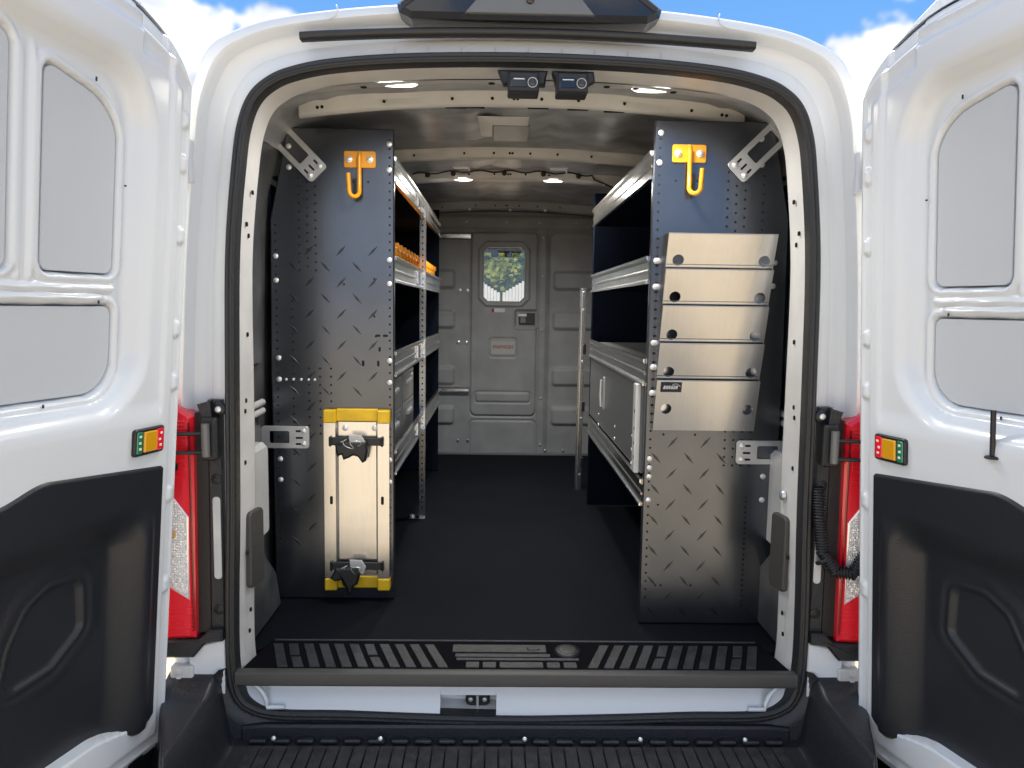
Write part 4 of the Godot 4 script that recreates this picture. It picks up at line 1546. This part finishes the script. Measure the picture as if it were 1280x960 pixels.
func build_right_unit():
	var ru := thing("shelving_unit", "dark shelving unit along the wall with the steel file holder on its end", "shelving", Vector3(.62, .645, -1.1), "shelving units along the van walls")
	var z := -.35
	var pn := end_panel(ru, 1, z, .418, true)
	for r in 28:
		for c in 5:
			if (r + c) % 2 == 1: continue
			var x := .512 + c * .0545 - .0545
			var y := 1.285 - r * .0528 + .04
			if y < .68 or y > 1.32: continue
			if x > .70 and y > 1.18: continue
			inst("tread_mark", tread_mesh, M.mark, pn, Vector3(x, y, z), Basis(Vector3(0, 0, 1), .85 if c % 2 == 1 else -.85))
	var hp := []
	for i in 54: hp.append([.437, 2.25 - i * .0285])
	for c in 3:
		for i in 9: hp.append([.66 + c * .028, 2.15 - i * .0285 + (.014 if c == 1 else 0.0)])
	for c in 4:
		for i in 5: hp.append([.685 + c * .028, 1.31 - i * .0285])
	for i in 20: hp.append([.775, 2.14 - i * .0285])
	for i in 22: hp.append([.765, 1.09 - i * .018])
	for q in [[.48, 1.298], [.585, 1.298], [.47, 1.06], [.47, .782], [.488, .782], [.59, .782], [.49, 2.12], [.56, 2.12]]: hp.append(q)
	holes(pn, hp, z + .0006)
	for q in [[.438, 2.268], [.436, 2.175], [.436, 1.865], [.436, 1.782], [.436, 1.60], [.436, 1.52], [.436, 1.435], [.437, 1.215], [.437, 1.185], [.437, 1.155], [.437, 1.075], [.822, 1.865], [.82, 1.79], [.818, 1.16], [.818, 1.08], [.76, 2.255], [.765, 2.175]]:
		inst("bolt", bolt_mesh, M.bolt, pn, Vector3(q[0], q[1], z))
	end_panel(ru, 1, -1.90, .425, false)
	var b := MB.new()
	b.box(Vector3(.868, 1.48, -1.12), Vector3(.006, 1.66, 1.52), .0)
	var bp := put("back_panel", b, M.navy_in, ru)
	for y in [2.128, 1.792, 1.455]: shelf(ru, .862, .424, y, -.374, -1.878, -1)
	var sh := MB.new()
	sh.box(Vector3(.64, 1.53, -1.12), Vector3(.40, .006, 1.46), .002)
	put("shelf_liner", sh, M.grey, ru)
	add_lip(ru, .424, 1.05, -.374, -1.88, -1)
	b = MB.new()
	b.box(Vector3(.65, 1.06, -1.12), Vector3(.42, .01, 1.5), .002)
	put("cabinet_floor", b, M.navy_in, ru)
	# lockable front under the third shelf
	b = MB.new()
	b.box(Vector3(.430, 1.300, -1.15), Vector3(.016, .305, 1.44), .003)
	var cd := put("cabinet_door", b, M.grey, ru)
	b = MB.new()
	b.box(Vector3(.420, 1.322, -1.335), Vector3(.008, .15, .035), .003)
	b.tube([Vector3(.405, 1.26, -1.33), Vector3(.402, 1.32, -1.33), Vector3(.405, 1.385, -1.33)], .006, 8)
	put("cabinet_handle", b, M.bolt, cd)
	for q in [[1.18, -1.50], [1.13, -1.50], [1.09, -1.0], [1.20, -1.0], [1.15, -1.0], [1.23, -.60], [1.18, -.60], [1.13, -.60]]:
		b = MB.new()
		b.disc(Vector3(.422, q[0] + .02, q[1]), Vector3(-1, 0, 0), .006, .003, 10)
		put("rivet", b, M.bolt, cd)
	b = MB.new()
	b.box(Vector3(.412, 1.30, -.47), Vector3(.02, .31, .05), .004)
	var st := put("edge_strip", b, M.white_in, ru)
	for y in [1.20, 1.25, 1.30, 1.36]:
		b = MB.new()
		b.box(Vector3(.4015, y, -.455), Vector3(.002, .012, .006), .0)
		put("strip_slot", b, M.hole, st)
	plate_bracket(ru, Transform3D(Basis(Vector3(1, 0, 0), Vector3(0, 1, 0), Vector3(0, 0, 1)), Vector3(.722, 1.242, z + .004)))
	var a := Vector3(.80, .80, 0).normalized()
	var w := Vector3(-.80, .80, 0).normalized()
	plate_bracket(ru, Transform3D(Basis(a, w, Vector3(0, 0, 1)), Vector3(.678, 2.142, z + .004)), .205)
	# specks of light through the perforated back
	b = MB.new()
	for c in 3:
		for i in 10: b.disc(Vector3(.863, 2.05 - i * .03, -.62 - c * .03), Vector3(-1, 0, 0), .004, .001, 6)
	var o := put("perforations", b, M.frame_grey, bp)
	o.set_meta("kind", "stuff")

# ------------------------------------------------------------------ loose and bolted-on things
func hook(label: String, c: float, z: float, side: int):
	var h := thing("hook", label, "hook", Vector3(c, 2.17, z), "yellow hooks on the end panels")
	var b := MB.new()
	b.prism(rr(c - .054, 2.176, c + .054, 2.232, .006), z, z + .005, .0015)
	b.box(Vector3(c, 2.204, z + .007), Vector3(.012, .056, .008), .003)
	put("hook_plate", b, M.yellow, h)
	b = MB.new()
	var pa := [Vector3(c, 2.215, z + .012), Vector3(c, 2.15, z + .014)]
	for k in 11:
		var a := PI * k / 10.0
		pa.append(Vector3(c + side * .014 * (1.0 - cos(a)), 2.092 - .018 * sin(a), z + .016 + .035 * sin(a * .5)))
	pa.append(Vector3(c + side * .030, 2.150, z + .055))
	b.tube(pa, .0075, 10)
	put("hook_arm", b, M.yellow, h)
	for x in [-.036, .034]:
		b = MB.new()
		b.disc(Vector3(c + x, 2.204, z + .005), Vector3(0, 0, 1), .0125, .003, 16)
		b.disc(Vector3(c + x, 2.204, z + .008), Vector3(0, 0, 1), .008, .006, 6)
		put("hook_bolt", b, M.bolt, h)

func build_small_things():
	hook("yellow steel hook on the shelving end above the yellow capped step board", -.552, -.549, -1)
	hook("yellow steel hook on the shelving end above the steel file holder", .530, -.349, 1)
	# folding step / ladder board with yellow ends
	var z := -.549
	var st := thing("step_board", "aluminium step board with yellow end caps strapped to the shelving end", "step board", Vector3(-.565, .69, z))
	var b := MB.new()
	# channel section: two raised rails and a sunken web, extruded upwards
	var sec := V2([-.1145, 0, -.1145, .030, -.074, .030, -.066, .012, .066, .012, .074, .030, .1145, .030, .1145, 0])
	b.prism(sec, .732, 1.298, 0.0, Transform3D(Basis(Vector3(1, 0, 0), Vector3(0, 0, 1), Vector3(0, 1, 0)), Vector3(-.5645, 0, z)))
	var bd := put("channel_board", b, M.alu_mat, st)
	for q in [[1.296, 1.342], [.690, .734]]:
		b = MB.new()
		for x in [-.094, .094]:
			b.box(Vector3(-.5645 + x, (q[0] + q[1]) * .5, z + .017), Vector3(.044, q[1] - q[0], .036), .004)
		b.box(Vector3(-.5645, (q[0] + q[1]) * .5 + .004, z + .009), Vector3(.146, q[1] - q[0] - .002, .020), .003)
		put("end_cap", b, M.yellow_cap, st)
	for q in [[-.607, 1.277], [-.503, 1.277], [-.604, .765], [-.508, .765]]:
		b = MB.new()
		b.disc(Vector3(q[0], q[1], z + .012), Vector3(0, 0, 1), .011, .003, 14)
		b.disc(Vector3(q[0], q[1], z + .015), Vector3(0, 0, 1), .006, .003, 6)
		put("board_bolt", b, M.bolt, bd)
	for x in [-.654, -.474]:
		b = MB.new()
		b.prism(rr(x - .005, 1.005, x + .005, 1.035, .0045, 3), z + .0295, z + .0308)
		put("board_slot", b, M.hole, bd)
	for k in 2:
		var y: float = [1.232, .782][k]
		b = MB.new()
		b.box(Vector3(-.5645, y, z + .034), Vector3(.185, .028, .008), .002)
		for x in [-.655, -.474]: b.box(Vector3(x, y, z + .036), Vector3(.010, .036, .014), .004)
		var sp := put("strap", b, M.black, st)
		# rubber keeper hanging from the strap: two splayed tails
		b = MB.new()
		var yo := y - .010
		if k == 0:
			b.prism(V2([-.635, yo, -.628, yo - .040, -.612, yo - .034, -.606, yo - .052, -.588, yo - .045, -.572, yo - .036, -.556, yo - .040, -.540, yo - .062, -.528, yo - .055, -.520, yo - .02, -.525, yo + .012, -.60, yo + .012]), z + .036, z + .060, .007)
		else:
			b.prism(V2([-.655, yo - .028, -.640, yo - .038, -.615, yo - .034, -.612, yo - .052, -.600, yo - .060, -.594, yo - .088, -.580, yo - .084, -.572, yo - .055, -.560, yo - .05, -.548, yo - .01, -.56, yo + .014, -.635, yo + .010]), z + .036, z + .064, .007)
		put("strap_keeper", b, M.black, sp)
		b = MB.new()
		var pa := []
		for i in 26:
			var t := i / 25.0
			pa.append(Vector3(-.612 + .07 * t + .012 * sin(t * 17.0), y + .004 + .014 * sin(t * 11.0) - .045 * t * (1.0 - t), z + .066 + .006 * cos(t * 9.0)))
		b.tube(pa, .0014, 6)
		put("wire_tie", b, M.wire, sp)
		b = MB.new()
		b.prism(V2([-.588, y + .028, -.545, y + .026, -.530, y + .002, -.540, y - .026, -.560, y - .018, -.585, y - .004]), z + .045, z + .054, .003)
		put("plastic_tag", b, M.bag, sp)
	# file holder
	var fh := thing("file_holder", "five pocket steel file holder on the shelving end panel", "file holder", Vector3(.612, 1.315, -.349))
	var x0 := .440
	var x1 := .771
	var ys := [[1.942, 1.834], [1.836, 1.722], [1.724, 1.604], [1.606, 1.484], [1.486, 1.316]]
	for i in 5:
		var yt: float = ys[i][0]
		var yb: float = ys[i][1]
		var zt := -.190 - i * .024
		var zb := zt - .036 if i < 4 else -.326
		b = MB.new()
		var T := Transform3D(Basis(Vector3(1, 0, 0), (Vector3(0, yt, zt) - Vector3(0, yb, zb)).normalized(), Vector3(0, 1, 0)), Vector3(0, yb, zb))
		var yv := T.basis.y
		T.basis.z = Vector3(1, 0, 0).cross(yv)
		b.T = T
		var h := Vector2(yt - yb, zt - zb).length()
		var hy: float = .028 if i < 4 else .075
		var r := .0175
		var hx := [x0 + .036, x1 - .030]
		# sheet with two round openings: rings of quads from square to circle
		var sq := .026
		var front := func(zz: float):
			for cx in hx:
				for k in 24:
					var a0: float = TAU * k / 24
					var a1: float = TAU * (k + 1) / 24
					var e := func(a: float) -> Vector3:
						var m := maxf(absf(cos(a)), absf(sin(a)))
						return Vector3(cx + cos(a) / m * sq, hy + sin(a) / m * sq, zz)
					b.quad(e.call(a0), e.call(a1), Vector3(cx + cos(a1) * r, hy + sin(a1) * r, zz), Vector3(cx + cos(a0) * r, hy + sin(a0) * r, zz))
			var xs := [x0, hx[0] - sq, hx[0] + sq, hx[1] - sq, hx[1] + sq, x1]
			for q in [[0, 1], [2, 3], [4, 5]]:
				b.quad(Vector3(xs[q[0]], hy - sq, zz), Vector3(xs[q[1]], hy - sq, zz), Vector3(xs[q[1]], hy + sq, zz), Vector3(xs[q[0]], hy + sq, zz))
			b.quad(Vector3(x0, 0, zz), Vector3(x1, 0, zz), Vector3(x1, hy - sq, zz), Vector3(x0, hy - sq, zz))
			b.quad(Vector3(x0, hy + sq, zz), Vector3(x1, hy + sq, zz), Vector3(x1, h - .004, zz), Vector3(x0, h - .004, zz))
		front.call(0.0)
		front.call(-.0016)
		for cx in hx:
			var ra := []
			var rb := []
			for k in 24:
				ra.append(Vector3(cx + cos(TAU * k / 24) * r, hy + sin(TAU * k / 24) * r, 0.0))
				rb.append(Vector3(cx + cos(TAU * k / 24) * r, hy + sin(TAU * k / 24) * r, -.0016))
			b.loft([ra, rb])
		# rolled top edge
		b.tube([Vector3(x0, h - .003, -.001), Vector3(x1, h - .003, -.001)], .0018, 8)
		if i < 4: b.loft([[Vector3(x0, .016, .0006), Vector3(x1, .016, .0006)], [Vector3(x0, .005, -.002), Vector3(x1, .005, -.002)], [Vector3(x0, -.002, -.010), Vector3(x1, -.002, -.010)]], false, 1)
		var pk := put("pocket_front", b, M.steel, fh)
		# pocket floor and divider back
		b = MB.new()
		b.quad(Vector3(x0 + .002, yb + .002, zb), Vector3(x1 - .002, yb + .002, zb), Vector3(x1 - .002, yb + .01, -.347), Vector3(x0 + .002, yb + .01, -.347))
		put("pocket_floor", b, M.steel, pk)
		for xs in [x0, x1]:
			b = MB.new()
			b.prism(V2([zt, yt - .002, zb, yb, -.348, yb, -.348, yt - .002]), -.0008, .0008, 0.0, Transform3D(Basis(Vector3(0, 0, 1), Vector3(0, 1, 0), Vector3(-1, 0, 0)), Vector3(xs, 0, 0)))
			put("pocket_side", b, M.steel, pk)
	b = MB.new()
	b.box(Vector3((x0 + x1) * .5, 1.63, -.3475), Vector3(x1 - x0, .62, .002), .0)
	put("holder_back", b, M.steel, fh)
	# label
	var fz := Vector3(0, .170, .040).normalized()
	var LB := Basis(Vector3(1, 0, 0), fz, Vector3(1, 0, 0).cross(fz))
	var lc := Vector3(.486, 1.316, -.326) + fz * .150 + LB.z * .0008
	b = MB.new()
	b.box(Vector3.ZERO, Vector3(.068, .034, .0014), .0003)
	var lp := inst("maker_label", b.mesh(), M.gloss, fh, lc, LB)
	var tx := text("label_text", "RANGER", .016, M.white_print, lp, lc, LB, .046, true)
	tx.transform = Transform3D(Basis(Vector3(1, 0, 0), Vector3(.25, 1, 0), Vector3(0, 0, 1)) * Basis.from_scale(tx.mesh.get_meta("k", Vector3(1, 1, 1))), Vector3(-.002, -.001, .0010))
	b = MB.new()
	var sw := []
	for k in 12: sw.append(Vector3(.003 + .026 * k / 11.0, .0080 + .004 * sin(PI * k / 11.0) - .006 * pow(k / 11.0, 3.0), .001))
	b.tube(sw, .0007, 5)
	var swo := inst("label_swoosh", b.mesh(), M.white_print, lp, lc)
	swo.transform = Transform3D.IDENTITY
	# reversing cameras on the header
	for q in [[-.082, .054, -.067, .047, -.050, .024, "black twin lens camera on the roof header, nearer the yellow step board"], [.064, .178, .075, .150, .085, .150, "black twin lens camera on the roof header, nearer the steel file holder"]]:
		var cx: float = (q[4] + q[5]) * .5
		var cm := thing("reversing_camera", q[6], "camera", Vector3(cx, 2.345, -.02), "cameras on the roof header")
		b = MB.new()
		b.prism(V2([q[0], 2.347, q[1], 2.347, q[1] + (-.006 if q[0] < 0 else .004), 2.322, q[3] + (-.0 if q[0] < 0 else .01), 2.308, q[2], 2.308]), -.03, -.004, .005)
		put("camera_mount", b, M.black, cm)
		b = MB.new()
		b.prism(rr(cx - .042, 2.278, cx + .042, 2.335, .005), -.03, .032, .006)
		put("camera_body", b, M.black, cm)
		b = MB.new()
		b.prism(rr(cx - .034, 2.292, cx + .010, 2.318, [.004, .004, .010, .010]), .03, .0345, .0015)
		put("camera_window", b, M.gloss, cm)
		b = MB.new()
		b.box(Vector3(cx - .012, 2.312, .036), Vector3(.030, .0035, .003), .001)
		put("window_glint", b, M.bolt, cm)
		b = MB.new()
		var ring := []
		for k in 18:
			ring.append(Vector3(cx + .024 + cos(TAU * k / 17) * .0125, 2.304 + sin(TAU * k / 17) * .0125, .034))
		b.tube(ring, .0012, 6, false)
		put("lens_ring", b, M.zinc, cm)
		b = MB.new()
		b.disc(Vector3(cx + .024, 2.304, .031), Vector3(0, 0, 1), .011, .005, 16, .003)
		put("camera_lens", b, M.gloss, cm)
	# yellow bins on the second shelf of the bin side
	var bm := MB.new()
	var bx := func(c: Vector3, s: Vector3): bm.box(c, s, .002)
	bx.call(Vector3(0, .005, 0), Vector3(.34, .006, .108))
	bx.call(Vector3(-.168, .06, 0), Vector3(.004, .12, .108))
	bx.call(Vector3(.168, .045, 0), Vector3(.004, .090, .108))
	for s in [-1, 1]: bx.call(Vector3(0, .060, s * .054), Vector3(.34, .120, .003))
	bx.call(Vector3(.171, .114, 0), Vector3(.012, .010, .05))
	for s in [-1, 1]: bx.call(Vector3(.168, .128, s * .05), Vector3(.02, .024, .008))
	var bmesh := bm.mesh()
	var first: Node3D = null
	for i in 17:
		var o := MeshInstance3D.new()
		o.mesh = bmesh
		o.material_override = M.bin
		o.name = numbered(self, "storage_bin")
		add_child(o, true)
		o.position = Vector3(-.635, 1.808, -.66 - i * .1165)
		tag(o, "open yellow orange plastic bin in the row behind the aluminium shelf lip", "bin", "yellow bins in a row on the shelf")
	# drawer cabinets between third and fourth shelf
	for q in [[-.62, -1.085, "dark drawer cabinet on the lowest shelf nearest the yellow capped step board"], [-1.115, -1.52, "dark drawer cabinet with a round lock, between its twin and the aluminium upright"]]:
		var dc := thing("drawer_cabinet", q[2], "drawer cabinet", Vector3(-.65, 1.19, (q[0] + q[1]) * .5), "drawer cabinets on the lowest shelf")
		b = MB.new()
		b.box(Vector3(-.665, 1.275, (q[0] + q[1]) * .5), Vector3(.36, .29, q[0] - q[1]), .004)
		put("case", b, M.black, dc)
		b = MB.new()
		for e in [q[0], q[1]]: b.box(Vector3(-.482, 1.275, e + (.012 if e == q[1] else -.012)), Vector3(.010, .285, .022), .002)
		for y in [1.137, 1.275, 1.410]: b.box(Vector3(-.482, y, (q[0] + q[1]) * .5), Vector3(.009, .018, q[0] - q[1] - .05), .002)
		put("case_frame", b, M.frame_grey, dc)
		for k in 2:
			var y: float = [1.206, 1.343][k]
			b = MB.new()
			b.box(Vector3(-.484, y, (q[0] + q[1]) * .5), Vector3(.012, .112, q[0] - q[1] - .06), .004)
			var dr := put("drawer", b, M.grey, dc)
			b = MB.new()
			b.box(Vector3(-.474, y + .028, (q[0] + q[1]) * .5), Vector3(.016, .022, .16), .005)
			put("drawer_handle", b, M.zinc, dr)
			if q[0] < -1.0 and k == 1:
				b = MB.new()
				b.disc(Vector3(-.478, y + .045, q[1] + .08), Vector3(1, 0, 0), .014, .008, 14)
				put("drawer_lock", b, M.bolt, dr)
	# aluminium post at the far end of the file holder side
	var po := thing("aluminium_post", "pale aluminium post with black clips standing before the partition", "post", Vector3(.412, .645, -2.25))
	b = MB.new()
	var X := .418
	b.prism(V2([-.018, 0, -.018, .004, -.006, .004, -.006, .014, .006, .014, .006, .004, .018, .004, .018, 0]), .645, 1.825, 0.0, Transform3D(Basis(Vector3(1, 0, 0), Vector3(0, 0, 1), Vector3(0.006, 1, 0)), Vector3(X - .012, 0, -2.25)))
	put("rail", b, M.alu_mat, po)
	for y in [1.455, 1.12, .79]:
		b = MB.new()
		b.box(Vector3(X + .012, y + .02, -2.235), Vector3(.016, .06, .02), .004)
		put("clip", b, M.black, po)
	for y in [1.80, 1.70, 1.40, 1.07, .735]:
		b = MB.new()
		b.disc(Vector3(X, y, -2.238), Vector3(0, 0, 1), .008, .004, 10)
		put("rail_bolt", b, M.zinc, po)

# ------------------------------------------------------------------ outside, seen through the partition window
func build_front_yard():
	var rng := RandomNumberGenerator.new()
	rng.seed = 77
	# white slatted fence, two runs falling towards the gap
	for q in [[-4.6, -.03, 3.2, 2.03, "white slatted fence whose top falls to the gap, beyond the windscreen, bin side"], [.03, 4.6, 2.05, 3.2, "white slatted fence whose top rises from the gap, beyond the windscreen, cabinet side"]]:
		var fe := thing("slatted_fence", q[4], "fence", Vector3((q[0] + q[1]) * .5, 0, -16.0), "white fences in front of the van")
		var n := 60
		for i in n:
			var x := lerpf(q[0], q[1], (i + .5) / n)
			var t := (absf(x) - .03) / .5
			var h := 2.03 + .30 * minf(t, 1.0) + .10 * maxf(0.0, minf(t - 1.0, 2.0))
			var b := MB.new()
			b.box(Vector3(x, h * .5, -16.0), Vector3(.070, h, .02), .004)
			put("slat", b, M.fence, fe)
		var b := MB.new()
		b.box(Vector3((q[0] + q[1]) * .5, 1.2, -16.03), Vector3(q[1] - q[0], .08, .04), .004)
		put("fence_rail", b, M.fence, fe)
	var tr := 0
	var lm := QuadMesh.new()
	lm.size = Vector2(.13, .09)
	for q in [[-1.8, -21.0, 5.6, 1.9, "yellow green leafy tree behind the fence, left in the windscreen view", .24, .25], [.5, -22.5, 6.2, 2.0, "dark green leafy tree behind the fence gap, centred in the windscreen view", .07, .12], [3.4, -21.0, 5.4, 1.9, "olive leafy tree behind the fence, right in the windscreen view", .15, .19]]:
		var t := thing("leafy_tree", q[4], "tree", Vector3(q[0], 0, q[1]), "trees beyond the fence")
		var b := MB.new()
		b.tube([Vector3(q[0], 0, q[1]), Vector3(q[0] + .05, 1.2, q[1]), Vector3(q[0] - .04, 2.8, q[1] + .1), Vector3(q[0] + .1, 4.4, q[1])], [.16, .12, .09, .03], 8)
		var tk := put("trunk", b, M.bark, t)
		for k in 5:
			b = MB.new()
			var a := k * 1.3
			b.tube([Vector3(q[0], 1.8 + k * .4, q[1]), Vector3(q[0] + cos(a) * .5, 2.3 + k * .42, q[1] + sin(a) * .5), Vector3(q[0] + cos(a) * 1.1, 2.9 + k * .4, q[1] + sin(a) * 1.1)], [.05, .035, .012], 6)
			put("limb", b, M.bark, tk)
		var mm := MultiMesh.new()
		mm.transform_format = MultiMesh.TRANSFORM_3D
		mm.use_colors = true
		mm.mesh = lm
		var N := 12000
		mm.instance_count = N
		var clumps := []
		for k in 34:
			clumps.append(Vector3(rng.randfn(0, .42) * q[3], q[2] * .5 + rng.randfn(0, .24) * q[2], rng.randfn(0, .35) * q[3]))
		for i in N:
			var c: Vector3 = clumps[rng.randi() % clumps.size()]
			var p := c + Vector3(rng.randfn(), rng.randfn(), rng.randfn()) * .30
			if p.y < .5: p.y = .5 + rng.randf()
			var B := Basis.from_euler(Vector3(rng.randf() * TAU, rng.randf() * TAU, rng.randf() * TAU))
			mm.set_instance_transform(i, Transform3D(B, p))
			var g := rng.randf_range(.7, 1.3)
			mm.set_instance_color(i, Color(q[5] * 1.8 * g, q[6] * 2.0 * g, .10 * g))
		var mi := MultiMeshInstance3D.new()
		mi.multimesh = mm
		mi.material_override = M.leaf
		mi.name = "crown"
		mi.set_meta("kind", "stuff")
		t.add_child(mi)
